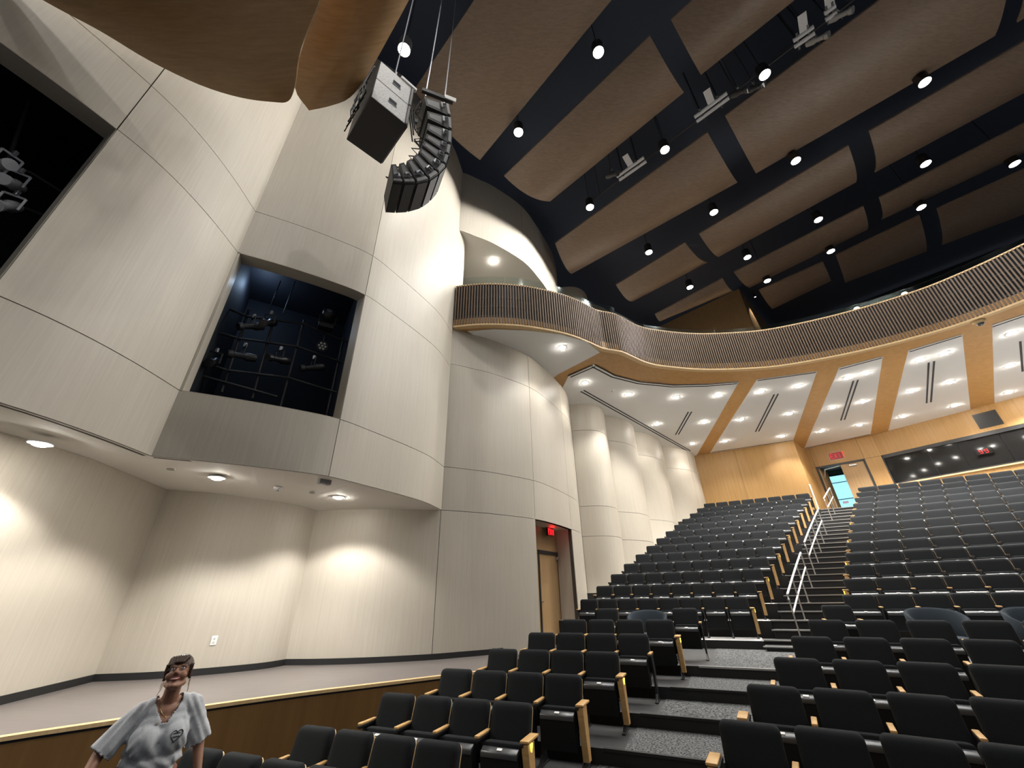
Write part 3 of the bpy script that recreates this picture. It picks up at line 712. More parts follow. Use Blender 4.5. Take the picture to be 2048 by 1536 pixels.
def stand_bm(x, th=0.03):
    bm = B()
    poly = [(0.06, 0.60), (0.30, 0.60), (0.34, 0.40), (0.30, 0.10), (0.33, 0.0), (0.05, 0.0), (0.16, 0.10), (0.18, 0.36)]
    a = [bm.verts.new((x - th / 2, y, z)) for y, z in poly]; b = [bm.verts.new((x + th / 2, y, z)) for y, z in poly]
    bm.faces.new(a); bm.faces.new(b[::-1]); n = len(poly)
    for i in range(n): bm.faces.new((a[i], b[i], b[(i + 1) % n], a[(i + 1) % n]))
    bbox(bm, x - .025, x + .025, 0.03, 0.36, 0.0, 0.018, 0.004, 1)
    bbox(bm, x - .027, x + .027, -0.003, 0.31, 0.575, 0.612, 0.012, 2); return bm
def panel_bm(x, s):
    """oak end panel on the aisle, tapering towards the floor"""
    bm = B(); th = 0.074
    poly = [(0.005, 0.600), (0.185, 0.600), (0.205, 0.09), (0.105, 0.09)]
    a = [bm.verts.new((x, y, z)) for y, z in poly]; b = [bm.verts.new((x + s * th, y, z)) for y, z in poly]
    bm.faces.new(a); bm.faces.new(b[::-1])
    for i in range(4): bm.faces.new((a[i], b[i], b[(i + 1) % 4], a[(i + 1) % 4]))
    bmesh.ops.bevel(bm, geom=bm.edges[:], offset=0.004, segments=1, affect='EDGES'); return bm
def aislelight_bm(x, s):
    bm = B(); tri = [(0.060, 0.597), (0.120, 0.597), (0.090, 0.530)]
    a = [bm.verts.new((x, y, z)) for y, z in tri]; b = [bm.verts.new((x + s * 0.010, y, z)) for y, z in tri]
    bm.faces.new(a); bm.faces.new(b[::-1])
    for i in range(3): bm.faces.new((a[i], b[i], b[(i + 1) % 3], a[(i + 1) % 3]))
    return bm
PROTO = {}
def mesh_of(key, make, m, sm=None):
    if key not in PROTO:
        bm = make(); bmesh.ops.recalc_face_normals(bm, faces=bm.faces); me = bpy.data.meshes.new(key[0]); bm.to_mesh(me); bm.free(); me.materials.append(m)
        if sm: shade(me, sm)
        PROTO[key] = me
    return PROTO[key]
def child(name, me, par):
    o = bpy.data.objects.new(name, me); COL.objects.link(o); o.parent = par; return o
N_SEATS = 0
def seat(r, s, z, W, label, group, left='arm', right=None, light=False, wide=False, shaded_arm=False, turn=0.0):
    """one folding seat; left / right: 'arm', 'dark' or 'panel' ends"""
    global N_SEATS
    p, ph = polar(r, s); key = (round(W, 3), wide)
    q = pix((p.x, p.y, z + 0.9))
    if not (-70 < q[0] < 2115 and -50 < q[1] < 1640): return None
    t = empty('theater_seat', (p.x, p.y, z), ph - pi / 2 + radians(turn), label, 'seat', group); N_SEATS += 1
    for k in ('backrest', 'back_shell', 'seat_cushion', 'seat_pan', 'seat_lip', 'number_plate'):
        if (k, key) not in PROTO:
            for kk, (bm, m, sm) in seat_parts(W, wide).items(): mesh_of((kk, key), lambda bm=bm: bm, m, sm)
        child(k, PROTO[(k, key)], t)
    for end, sg in ((left, -1), (right, 1)):
        if not end: continue
        x = sg * W / 2
        if end == 'panel':
            child('end_panel', mesh_of(('end_panel', key, sg), lambda: panel_bm(x - sg * .01, sg), m_arm), t)
            child('armrest', mesh_of(('armrest_wide', key, sg), lambda: arm_bm(x + sg * .024, 0.098), m_arm, 40), t)
            child('leg', mesh_of(('leg_end', key, sg), lambda: stand_bm(x - sg * .012), m_metal_d), t)
            if light:
                o = child('aisle_lamp', mesh_of(('aisle_lamp', key, sg), lambda: aislelight_bm(x + sg * .0635, sg), m_yellow), t); o['label'] = 'glowing yellow aisle lamp'
        else:
            child('armrest', mesh_of(('armrest', key, sg, end, shaded_arm), lambda: arm_bm(x, 0.052), m_arm_shade if shaded_arm else m_arm, 40), t)
            child('leg', mesh_of(('leg', key, sg), lambda: stand_bm(x), m_metal_d), t)
    return t
def nth(k): return ordn[k]
rown = lambda i: nth(i)
PL = 0.545
for k in range(1, 8):                                   # lower left block
    n = 4; ra = {1: 69.22, 2: 70.12, 3: 71.02, 4: 71.88, 5: 72.83, 6: 73.86, 7: 74.90}[k]
    for j in range(n):
        pz = PL * 75 / ra * (1.0 if k > 2 else 1.0); s = LEND[k] - (n - j - .5) * 0.552
        last = j == n - 1
        seat(ra, s, LOWF[k], 0.552 * ra / 75, 'black folding seat, %s from the aisle in the %s row of the lower left block' % (nth(n - 1 - j), nth(k - 1)), 'seats of the lower left block',
             'arm', ('panel' if k in (1, 2, 3, 4, 5, 7) else 'dark') if last else None, last and k in (1, 3, 5, 7))
seat(75.95, -0.83, LOWF[8], 0.53, 'single black seat at the aisle end of the cross aisle, left of the steps', 'seats along the cross aisle', 'dark', 'dark')
seat(76.10, -2.45, LOWF[8], 0.53, 'single black seat of the cross aisle standing in front of the columns', 'seats along the cross aisle', 'dark', 'dark')
for k in range(2, 8):                                   # lower right block
    ra = {2: 70.12, 3: 71.02, 4: 71.88, 5: 72.83, 6: 73.86, 7: 74.95}[k]; p = 0.632
    for j in range(8):
        s = RSTA[k] + (j + .5) * p
        seat(ra, s, LOWF[k], p * ra / 75, 'black folding seat, %s from the aisle in the %s row of the lower right block' % (nth(j), nth(k - 1)), 'seats of the lower right block',
             ('panel' if k in (3, 4, 2) else 'dark') if j == 0 else 'arm', None, False, turn=-5 - 1.3 * j)
seat(77.0, 1.90, LOWF[8], 0.58, 'single black seat at the aisle end of the cross aisle, right of the steps', 'seats along the cross aisle', 'dark', 'dark')
for i in range(NUP):                                    # upper left block
    end = lend_up(i); n = 8; W = (4.10 - 0.02 * i) / n
    for j in range(n):
        last = j == n - 1
        seat(arm_up(i), end - (n - j - .5) * W, fl_up(i), W * arm_up(i) / 75, 'black folding seat, %s from the aisle in the %s row of the upper left block' % (nth(n - 1 - j), nth(i)), 'seats of the upper left block',
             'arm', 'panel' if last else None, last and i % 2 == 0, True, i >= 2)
for i in range(NUP):                                    # upper right block
    st = rsta_up(i); W = 0.585
    for j in range(18):
        seat(arm_up(i), st + (j + .5) * W, fl_up(i), W * arm_up(i) / 75, 'black folding seat, %s from the aisle in the %s row of the upper right block' % (nth(j), nth(i)), 'seats of the upper right block',
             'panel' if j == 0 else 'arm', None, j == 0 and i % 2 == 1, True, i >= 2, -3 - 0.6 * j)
print('SEATS', N_SEATS)

# blue-grey tub chairs of the cross aisle
def tub(r, s, z, label, rz=0.0):
    p, ph = polar(r, s); t = empty('tub_chair', (p.x, p.y, z), ph - pi / 2 + rz, label, 'chair', 'tub chairs on the cross aisle')
    bm = B(); n = 22; rings = []
    for k in range(n + 1):
        a = radians(-35 + 250 * k / n); hb = 0.84 - 0.20 * abs(2 * k / n - 1) ** 2.2; c, sn = cos(a), sin(a)
        rings.append([bm.verts.new((c * ro, 0.05 + sn * ro * .95, zz)) for ro, zz in ((0.33, 0.22), (0.385, 0.45), (0.40, hb - .02), (0.375, hb), (0.335, hb - .03), (0.32, 0.45), (0.29, 0.25))])
    for a, b in zip(rings, rings[1:]):
        for k in range(7): bm.faces.new((a[k], a[(k + 1) % 7], b[(k + 1) % 7], b[k]))
    bm.faces.new(rings[0]); bm.faces.new(rings[-1][::-1]); obj('backrest', bm, m_tub, t, smooth=60)
    bm = B(); lathe(bm, [(0.24, 0.24), (0.31, 0.27), (0.32, 0.38), (0.29, 0.43), (0.1, 0.45)], 24, c=(0, 0.02, 0)); obj('seat_cushion', bm, m_tub, t, smooth=50)
    bm = B(); lathe(bm, [(0.25, 0.0), (0.25, 0.015), (0.05, 0.03), (0.035, 0.24)], 24, c=(0, 0.03, 0)); obj('pedestal', bm, m_metal_d, t, smooth=40)
tub(75.9, -1.55, LOWF[8], 'blue grey tub chair between the two single seats, left of the steps')
tub(76.2, 3.05, LOWF[8], 'blue grey tub chair right of the steps, the nearer to the aisle', 0.1)
tub(76.2, 4.25, LOWF[8], 'blue grey tub chair at the right edge of the frame', 0.1)

# ------------------------------------------------------------------ stair handrails
def rail(i0, i1, label):
    t = empty('handrail', (0, 0, 0), label=label, cat='handrail', group='stair handrails')
    pts = []
    for i in range(i0, i1 + 1):
        s = (lend_up(i) + rsta_up(i)) / 2 - 0.12; r = edge_up(i) + 0.28; p, _ = polar(r, s); pts.append(Vector((p.x, p.y, fl_up(i))))
    up = Vector((0, 0, 1)); tp = [p + up * 0.90 for p in pts]; lo = [p + up * 0.52 for p in pts]
    bm = B(); tube(bm, [tp[0] - up * .10 + (tp[0] - tp[1]).normalized() * .03, tp[0]] + tp[1:-1] + [tp[-1], tp[-1] + (tp[-1] - tp[-2]).normalized() * .05 - up * .05], 0.024, 10); obj('top_rail', bm, m_whitesteel, t, smooth=60)
    bm = B(); tube(bm, lo, 0.020, 10); obj('lower_rail', bm, m_whitesteel, t, smooth=60)
    for p in pts:
        bm = B(); tube(bm, [p, p + up * 0.90], 0.017, 8); obj('post', bm, m_steel, t, smooth=60)
        bm = B(); lathe(bm, [(0.05, 0.004), (0.05, 0.014), (0.02, 0.016)], 12, c=p); obj('base_flange', bm, m_steel, t, smooth=40)
rail(0, 3, 'white topped steel handrail on the lowest steps of the upper aisle')
rail(4, 8, 'white topped steel handrail halfway up the aisle steps')
rail(10, 12, 'white topped steel handrail at the top of the steps by the open door')

# ------------------------------------------------------------------ doors, booth window, signs
def up_quad(bm, p, q, z0, z1, th, n):
    """upright slab from plan point p to q, th thick against the normal n"""
    a = [(p.x, p.y), (q.x, q.y), (q.x - n.x * th, q.y - n.y * th), (p.x - n.x * th, p.y - n.y * th)]
    prism(bm, a, z0, z1)
FONT_SEG = {'E': [(0, 0, 0, 6), (0, 6, 3, 6), (0, 3, 2.5, 3), (0, 0, 3, 0)], 'X': [(0, 0, 3, 6), (0, 6, 3, 0)], 'I': [(1.5, 0, 1.5, 6)], 'T': [(0, 6, 3, 6), (1.5, 0, 1.5, 6)]}
def exit_sign(name, c, n, label, wd=0.34, ht=0.22, on_wall=True):
    c = Vector(c); n = Vector(n).normalized(); rz = atan2(n.y, n.x) + pi / 2
    t = empty(name, c, rz, label, 'exit sign')
    bm = B(); bbox(bm, -wd / 2, wd / 2, 0.0, 0.05, -ht / 2, ht / 2, 0.006, 1); obj('housing', bm, m_white if on_wall else m_metal_d, t)
    bm = B(); box(bm, -wd / 2 + .012, wd / 2 - .012, -0.006, 0.002, -ht / 2 + .012, ht / 2 - .012); obj('face', bm, m_redglow, t)
    k = ht * 0.62 / 6; x0 = -wd * 0.38
    for i, chh in enumerate('EXIT'):
        bm = B()
        for ax, az, bx, bz in FONT_SEG[chh]:
            w_ = 0.95 * k
            beam(bm, (x0 + ax * k * 0.92, -0.010, -3 * k + az * k), (x0 + bx * k * 0.92, -0.010, -3 * k + bz * k), 0.006, w_, up=(0.001, 1, 0) if False else (0, 1, 0))
        obj('letter', bm, m_red, t); x0 += 4.4 * k * 0.92 if chh != 'I' else 4.1 * k * 0.92
    return t
def door_closer(parent, c, rz):
    bm = B(); a = Matrix.Translation(c) @ Matrix.Rotation(rz, 4, 'Z')
    bbox(bm, -0.16, 0.16, -0.065, 0.0, -0.035, 0.035, 0.008, 1, a); o = obj('door_closer', bm, m_steel, parent); o['label'] = 'grey overhead door closer'
    return o

# door 1: recessed in the side wall below the second joint
pa, pb = w3.at(ua), w3.at(ub); tt = (pb - pa).normalized(); nn = Vector((tt.y, -tt.x, 0))     # nn faces the room
dep = 0.55
ia, ib = pa - nn * dep, pb - nn * dep
lin = B()
prism(lin, [(p.x, p.y) for p in (pa, ia, ia - tt * .08, pa - tt * .08 - nn * .02)], 0.5, H_D)
prism(lin, [(p.x, p.y) for p in (pb - nn * 0.005, pb + tt * .08 - nn * .05, ib + tt * .08, ib)], 0.5, H_D)
obj('recess_reveal', lin, m_wall, side)
bm = B(); poly1 = [w3.at(u) - w3.nrm(u) * 0.0 for u in w3.samples(ua, ub, 0.2)] + [ib, ia]
prism(bm, [(p.x, p.y) for p in poly1], H_D, H_D + 0.06); obj('recess_head', bm, m_wall, side)
L1d = (ib - ia).length
def dpt(x, y, off=0.0): 
    return at_plane(x, y, ia + nn * off, nn)
fl, fr = dpt(1075, 1103), dpt(1129, 1103)
xl, xr = (fl - ia).dot(tt), (fr - ia).dot(tt); ztop = dpt(1100, 1103).z
bm = B()
up_quad(bm, ia - tt * .05, ia + tt * max(xl, 0.01), 0.5, H_D, 0.08, nn); up_quad(bm, ia + tt * xr, ib + tt * .05, 0.5, H_D, 0.08, nn); up_quad(bm, ia + tt * xl, ia + tt * xr, ztop, H_D, 0.08, nn)
obj('recess_back', bm, m_door, side)
d1 = empty('door_1', (0, 0, 0), kind='structure')
bm = B(); fw = 0.075
up_quad(bm, ia + tt * xl + nn * .02, ia + tt * (xl + fw) + nn * .02, LOWF[8], ztop, 0.12, nn); up_quad(bm, ia + tt * (xr - fw - .04) + nn * .02, ia + tt * xr + nn * .02, LOWF[8], ztop, 0.12, nn); up_quad(bm, ia + tt * xl + nn * .02, ia + tt * xr + nn * .02, ztop - 0.09, ztop, 0.12, nn)
obj('door_frame', bm, m_dframe, d1)
bm = B(); up_quad(bm, ia + tt * (xl + fw) - nn * .02, ia + tt * (xr - fw) - nn * .02, LOWF[8], ztop - 0.05, 0.045, nn); obj('door_leaf', bm, m_door, d1)
c = ia + tt * (xr - 0.50) - nn * .01; door_closer(d1, (c.x, c.y, ztop - 0.17), atan2(tt.y, tt.x))
bm = B(); hp = ia + tt * (xl + 0.16); lathe(bm, [(0.03, 0), (0.03, 0.01), (0.012, 0.012), (0.012, 0.05)], 12, Matrix.Translation((hp.x, hp.y, LOWF[8] + 1.0)) @ Matrix.Rotation(atan2(nn.y, nn.x), 4, 'Z') @ Matrix.Rotation(pi / 2, 4, 'Y')); obj('door_handle', bm, m_steel, d1)
sp = dpt(1100.5, 1064, 0.16); exit_sign('exit_sign', sp, nn, 'red lit exit sign hanging over the recessed door in the side wall', 0.36, 0.24, False)
l = bpy.data.lights.new('exit_glow', 'POINT'); l.energy = 3.0; l.color = (1, 0.02, 0.02); l.shadow_soft_size = 0.1
o = bpy.data.objects.new('exit_glow', l); COL.objects.link(o); g = sp + nn * 0.08 + Vector((0, 0, 0.12)); o.location = g

# door 2: double door at the top of the aisle, left leaf open
ta = (dw.p[1] - dw.p[0]).normalized(); na = dn
L0, R0 = dw.at(dl), dw.at(dr); Wd = dr - dl; zf = fl_up(NUP - 1)
d2 = empty('door_2', (0, 0, 0), kind='structure')
bm = B()
for u0, u1, z0, z1 in ((0, 0.09, zf, H_DT), (Wd - 0.09, Wd, zf, H_DT), (0, Wd, H_DT - 0.10, H_DT)):
    up_quad(bm, L0 + ta * u0 + na * .03, L0 + ta * u1 + na * .03, z0, z1, 0.16, na)
obj('door_frame', bm, m_dframe, d2)
mid = Wd * 0.50
bm = B(); up_quad(bm, L0 + ta * mid, L0 + ta * (Wd - .09), zf, H_DT - 0.10, 0.05, na); obj('door_leaf', bm, m_door, d2)
bm = B(); up_quad(bm, L0 + ta * 0.09 - na * .05, L0 + ta * 0.30 - na * 1.05, zf, H_DT - 0.10, 0.05, Vector((ta.x, ta.y, 0)) * -1); obj('door_leaf', bm, m_door, d2)
c = L0 + ta * (Wd - 0.55) + na * .02; door_closer(d2, (c.x, c.y, H_DT - 0.22), atan2(ta.y, ta.x))
bm = B(); P0_ = L0 + ta * .16 - na * .5; P1_ = L0 + ta * .35 - na * .03; P2_ = L0 + ta * mid * .98 - na * .02
tube(bm, [(P0_.x, P0_.y, H_DT - .62), (P1_.x, P1_.y, H_DT - .20), (P2_.x, P2_.y, H_DT - .14)], 0.022, 8); o = obj('closer_arm', bm, m_whitesteel, d2); o['label'] = 'bright closer arm of the open leaf'
# lobby behind with a daylit window
bm = B(); k0 = L0 - ta * 1.5 - na * .15; k1 = R0 + ta * 0.6 - na * .15; dd = 3.2
for a, b in ((k0, k0 - na * dd), (k0 - na * dd, k1 - na * dd), (k1 - na * dd, k1)):
    v = [bm.verts.new((a.x, a.y, zf - .3)), bm.verts.new((b.x, b.y, zf - .3)), bm.verts.new((b.x, b.y, H_DT + .4)), bm.verts.new((a.x, a.y, H_DT + .4))]; bm.faces.new(v)
for z in (zf - .02, H_DT + .3):
    v = [bm.verts.new((p.x, p.y, z)) for p in (k0, k1, k1 - na * dd, k0 - na * dd)]; bm.faces.new(v)
tag(obj('wall_lobby', bm, mat('lobby_brown', (0.075, 0.058, 0.048), 0.7)), kind='structure')
wq = L0 - na * 3.25
wz1 = at_plane(1676, 952, wq, na).z; c0 = at_plane(1660, 957, wq, na); c1 = at_plane(1690, 951, wq, na); wz0 = zf
w1e = empty('window_1', (0, 0, 0), kind='structure')
m_day = mat('daylight_glass', (0.3, 0.6, 0.7), 0.3, emit=(0.36, 0.78, 0.92), estr=1.25)
m_day2 = mat('daylight_sign', (0.6, 0.7, 0.8), 0.5, emit=(0.75, 0.85, 1.0), estr=1.15)  # sheet glows in place of daylight coming through the glass
m_shade = mat('window_bar', (0.05, 0.10, 0.14), 0.5)
c0 = Vector((c0.x, c0.y, 0)); c1 = Vector((c1.x, c1.y, 0)); off = na * 0.12
bm = B(); up_quad(bm, c0 + off, c1 + off, wz0, wz1, 0.02, na); obj('pane', bm, m_day, w1e)
hh = wz1 - wz0; tw = (c1 - c0); 
bm = B()
for fz in (0.86, 0.52, 0.34): up_quad(bm, c0 + off * 1.2, c1 + off * 1.2, wz0 + hh * fz - .02, wz0 + hh * fz + .02, 0.02, na)
up_quad(bm, c0 - ta * .10 + off * 1.3, c0 + off * 1.3, wz0, wz1 + .1, 0.06, na); up_quad(bm, c1 + off * 1.3, c1 + ta * .05 + off * 1.3, wz0, wz1 + .1, 0.06, na); up_quad(bm, c0 + off * 1.3, c1 + off * 1.3, wz1, wz1 + .1, 0.06, na)
obj('window_frame', bm, m_shade, w1e)
bm = B(); up_quad(bm, c0 + tw * .15 + off * 1.4, c1 + off * 1.4, wz0 + hh * .02, wz0 + hh * .24, 0.01, na); o = obj('notice', bm, m_day2, w1e); o['label'] = 'pale notice sheet on the glass'
bm = B()
for k in range(7): 
    q = c0 + tw * (.28 + .085 * k) + off * 1.6; up_quad(bm, q, q + tw * .05, wz0 + hh * .12, wz0 + hh * .15, 0.005, na)
obj('notice_lettering', bm, mat('grey_ink', (0.2, 0.22, 0.26), 0.6), w1e)
bm = B()
for k in range(4):
    q = c0 + tw * (.22 + .09 * k) + off * 1.6; up_quad(bm, q, q + tw * .06, wz0 + hh * .43, wz0 + hh * .475, 0.005, na)
o = obj('red_lettering', bm, mat('lit_red_ink', (0.5, 0.05, 0.05), 0.6, emit=(0.9, 0.2, 0.2), estr=0.5), w1e)  # glow of the lettering is daylight painted in
sp = at_plane(1672, 911.5, dq + na * .02, dn); exit_sign('exit_sign', sp, dn, 'red lit exit sign on the oak wall over the open double door', 0.62, 0.40)

# control booth window
w2e = empty('window_2', (0, 0, 0), kind='structure')
us_ = [0.06]; 
for px in ((1866, 925), (1925, 908), (2013, 893)): us_.append(bw.u_of(*px))
us_ += [us_[-1] + 2.6, bw.L]
for a, b in zip(us_, us_[1:]):
    bm = B(); slab(bm, bw, a + .012, b - .012, H_WB + .06, H_WT - .16, -0.05, 0.02, step=2); obj('pane', bm, m_dglass, w2e)
bm = B(); slab(bm, bw, 0.0, bw.L, H_WT - .16, H_WT, 0.015, 0.10, step=3); slab(bm, bw, 0.0, bw.L, H_WB, H_WB + .06, 0.015, 0.1, step=3); slab(bm, bw, 0.0, 0.06, H_WB, H_WT, 0.015, 0.1)
obj('window_frame', bm, m_dframe, w2e)
bm = B(); slab(bm, bw, 0.0, bw.L, H_WB - .05, H_WT + .05, -0.085, 0.02, step=3); obj('booth_interior', bm, m_black, w2e)
bm = B(); slab(bm, bw, 0.0, bw.L, H_WB - .06, H_WB, 0.06, 0.12, step=3); obj('window_ledge', bm, m_edge, w2e)
# LED display seen in the booth window
cp = at_plane(1968, 903, bq + bn * .0, bn); t = empty('led_display', cp, atan2(bn.y, bn.x) + pi / 2, 'small red LED display glowing in the dark booth window', 'display')
bm = B(); bbox(bm, -.26, .26, -0.04, 0.04, -.12, .12, 0.01, 1); obj('housing', bm, m_dglass, t)
for cx_ in (-0.085, 0.085):
    bm = B()
    for x0_, z0_, x1_, z1_ in ((-.045, .07, .045, .07), (-.045, 0, .045, 0), (-.045, -.07, .045, -.07), (.045, 0, .045, .07), (.045, -.07, .045, 0), (-.045, 0, -.045, .07)):
        beam(bm, (cx_ + x0_, -.045, z0_), (cx_ + x1_, -.045, z1_), 0.01, 0.024, up=(0, 1, 0))
    obj('digit', bm, m_red, t)
# black hatch above the booth glass
h0 = at_plane(1942, 829, bq, bn); h1 = at_plane(1990, 819, bq, bn); zb_ = at_plane(1962, 858, bq, bn).z
t = empty('speaker_hatch', ((h0.x + h1.x) / 2, (h0.y + h1.y) / 2, zb_), atan2(bn.y, bn.x) + pi / 2, 'black square speaker hatch in the oak wall over the booth window', 'speaker'); hw = (h1 - h0).length / 2; hz = min(h0.z, h1.z) - zb_
bm = B(); bbox(bm, -hw, hw, -0.03, 0.04, 0, hz, 0.01, 1); obj('surround', bm, m_metal_d, t)
bm = B()
for k in range(9): box(bm, -hw + .05, hw - .05, -.037, -.03, .06 + k * (hz - .12) / 9, .06 + (k + .6) * (hz - .12) / 9)
obj('grille', bm, m_cab_d, t)['kind'] = 'stuff'
# dome camera on the balcony fascia soffit, smoke detectors, emergency light, plates, outlet
p = at_z(1958, 643, SK - 0.03); t = empty('dome_camera', p, label='white dome camera on the oak ceiling edge below the balcony', cat='camera')
bm = B(); lathe(bm, [(0.14, 0.03), (0.15, 0.0), (0.13, -0.05), (0.10, -0.07)], 20); obj('base', bm, m_edge, t, smooth=50)
bm = B(); lathe(bm, [(0.085, -0.06), (0.08, -0.10), (0.05, -0.135), (0.01, -0.145)], 20); obj('dome', bm, m_plast, t, smooth=60)
def detector(p, label):
    t = empty('smoke_detector', p, label=label, cat='smoke detector')
    bm = B(); lathe(bm, [(0.07, 0.01), (0.07, -0.012), (0.058, -0.022), (0.052, -0.035)], 20); obj('base', bm, m_white, t, smooth=40)
    bm = B(); lathe(bm, [(0.025, -0.03), (0.022, -0.055), (0.008, -0.06)], 14); obj('sensor_cap', bm, mat('detector_grey', (0.45, 0.45, 0.45), 0.5), t, smooth=50)
detector(at_z(556, 976, 1.70 * K), 'round white smoke detector on the stage soffit between the two downlights')
detector(at_z(1224, 781, SK - .03), 'round white smoke detector in the large ceiling panel under the balcony')
p = at_z(650, 960, 1.70 * K); t = empty('emergency_light', p, 0.85, 'small grey emergency light box on the edge of the stage soffit', 'emergency light')
bm = B(); bbox(bm, -.10, .10, -.05, .05, -.075, 0.0, 0.008, 1); obj('housing', bm, mat('grey_box', (0.30, 0.30, 0.31), 0.5), t)
bm = B(); lathe(bm, [(0.035, -.07), (0.03, -.095), (0.01, -.10)], 14, c=(-.03, -.02, 0)); obj('lens', bm, m_white, t, smooth=50)
for (x, y), lb in (((342, 938), 'flat grey cover plate on the stage soffit near the wall corner'), ((625, 985), 'tiny grey sprinkler cover on the stage soffit beside the right downlight')):
    p = at_z(x, y, 1.70 * K); bm = B(); lathe(bm, [(0.055, 0.0), (0.055, -0.01), (0.05, -0.014)], 18); tag(obj('cover_plate', bm, mat('plate_grey', (0.33, 0.31, 0.28), 0.6), loc=p), lb, 'cover plate')
uo = l2.u_of(428, 1281); q = l2.at(uo); n_ = l2.nrm(uo); zz = at_plane(428, 1281, q, n_).z
t = empty('wall_outlet', (q.x, q.y, zz), atan2(n_.y, n_.x) + pi / 2, 'white double outlet plate on the lower stage wall', 'outlet')
bm = B(); bbox(bm, -.046, .046, -0.012, 0.004, -.072, .072, 0.004, 2); obj('plate', bm, m_white, t)
for dz in (-.028, .028):
    bm = B(); lathe(bm, [(0.019, 0.0), (0.019, 0.004), (0.016, 0.005)], 14, Matrix.Translation((0, -.011, dz)) @ Matrix.Rotation(pi / 2, 4, 'X')); obj('socket', bm, mat('socket_grey', (0.55, 0.55, 0.55), 0.5), t)

# ------------------------------------------------------------------ hanging speakers
fA = Vector((0.894, 0.448, 0)); nA_ = Vector((-0.448, 0.894, 0)); base = fA * 0 + nA_ * 4.277; base.z = ZO
def AP(f, z, w=0.0): return base + fA * f + nA_ * w + Vector((0, 0, z))
out_c = [(0.89, 8.53), (0.96, 8.12), (1.00, 7.70), (1.01, 7.25), (0.99, 6.92), (0.95, 6.62), (0.84, 6.33), (0.70, 6.08), (0.50, 5.88), (0.31, 5.76), (0.15, 5.69)]
in_c = [(0.40, 8.46), (0.50, 8.03), (0.55, 7.66), (0.56, 7.32), (0.545, 7.08), (0.51, 6.85), (0.46, 6.64), (0.38, 6.44), (0.29, 6.27), (0.18, 6.14), (0.06, 6.05)]
arr = empty('line_array_speaker', AP(0.7, 8.6), label='black curved line array of ten speaker cabinets hanging in a J', cat='speaker'); inv = Matrix.Translation(-Vector(AP(0.7, 8.6)))
WA = 0.62
def hull8(bm, a, b): 
    va = [bm.verts.new(p) for p in a]; vb = [bm.verts.new(p) for p in b]; n = len(va)
    bm.faces.new(va[::-1]); bm.faces.new(vb)
    for i in range(n): bm.faces.new((va[i], va[(i + 1) % n], vb[(i + 1) % n], vb[i]))
def lerp2(a, b, t): return (a[0] + (b[0] - a[0]) * t, a[1] + (b[1] - a[1]) * t)
for k in range(10):
    o0, o1, i0, i1 = out_c[k], out_c[k + 1], in_c[k], in_c[k + 1]
    g0, g1 = 0.05, 0.95
    q = [lerp2(o0, o1, g0), lerp2(o0, o1, g1), lerp2(i0, i1, 0.80), lerp2(i0, i1, 0.20)]
    bm = B(); hull8(bm, [AP(*p) for p in q], [AP(*p, WA) for p in q]); bmesh.ops.transform(bm, matrix=inv, verts=bm.verts)
    cab = obj('cabinet', bm, m_cab, arr)
    fr = [lerp2(q[0], q[1], .06), lerp2(q[0], q[1], .94)]
    d = Vector((fr[1][0] - fr[0][0], fr[1][1] - fr[0][1])); d = Vector((-d.y, d.x)).normalized() * 0.02
    bm = B(); a = [fr[0], fr[1], (fr[1][0] + d.x, fr[1][1] + d.y), (fr[0][0] + d.x, fr[0][1] + d.y)]
    hull8(bm, [AP(*p, 0.03) for p in a], [AP(*p, WA - .03) for p in a]); bmesh.ops.transform(bm, matrix=inv, verts=bm.verts); obj('grille', bm, m_cab_d, cab)
    def at(u, v, wv): return AP(*lerp2(lerp2(q[0], q[1], v), lerp2(q[3], q[2], v), u), wv)
    bm = B(); hull8(bm, [at(.42, .18, -.004), at(.42, .82, -.004), at(.92, .75, -.004), at(.92, .25, -.004)], [at(.42, .18, .01), at(.42, .82, .01), at(.92, .75, .01), at(.92, .25, .01)]); bmesh.ops.transform(bm, matrix=inv, verts=bm.verts); obj('side_plate', bm, mat('lit_cabinet_side', (0.20, 0.20, 0.205), 0.5) if k == 0 else bpy.data.materials['lit_cabinet_side'], cab)  # side plates made paler to paint in the light of the pendant
    bm = B(); tube(bm, [at(.20, .25, -.035), at(.36, .3, -.035), at(.36, .75, -.035)], 0.022, 6); bmesh.ops.transform(bm, matrix=inv, verts=bm.verts); obj('handle', bm, m_galv if k % 2 else m_steel, cab)
    bm = B(); hull8(bm, [at(.02, .05, -.02), at(.02, .95, -.02), at(.13, .93, -.02), at(.13, .07, -.02)], [at(.02, .05, .0), at(.02, .95, .0), at(.13, .93, .0), at(.13, .07, .0)]); bmesh.ops.transform(bm, matrix=inv, verts=bm.verts); obj('rigging_plate', bm, bpy.data.materials.get('rig_grey') or mat('rig_grey', (0.28, 0.28, 0.285), 0.45, 0.3), cab)
bm = B(); a = [(0.36, 8.50), (0.97, 8.60), (0.97, 8.70), (0.36, 8.60)]; hull8(bm, [AP(*p, -.03) for p in a], [AP(*p, 0.03) for p in a]); hull8(bm, [AP(*p, WA - .03) for p in a], [AP(*p, WA + .03) for p in a])
bmesh.ops.transform(bm, matrix=inv, verts=bm.verts); obj('top_frame', bm, m_cab, arr)
bm = B(); a = [(0.80, 8.58), (1.02, 8.62), (1.02, 8.74), (0.80, 8.70)]; hull8(bm, [AP(*p, -.05) for p in a], [AP(*p, -.03) for p in a]); bmesh.ops.transform(bm, matrix=inv, verts=bm.verts); o = obj('frame_plate', bm, m_white, arr); o['label'] = 'bright plate on the top frame'
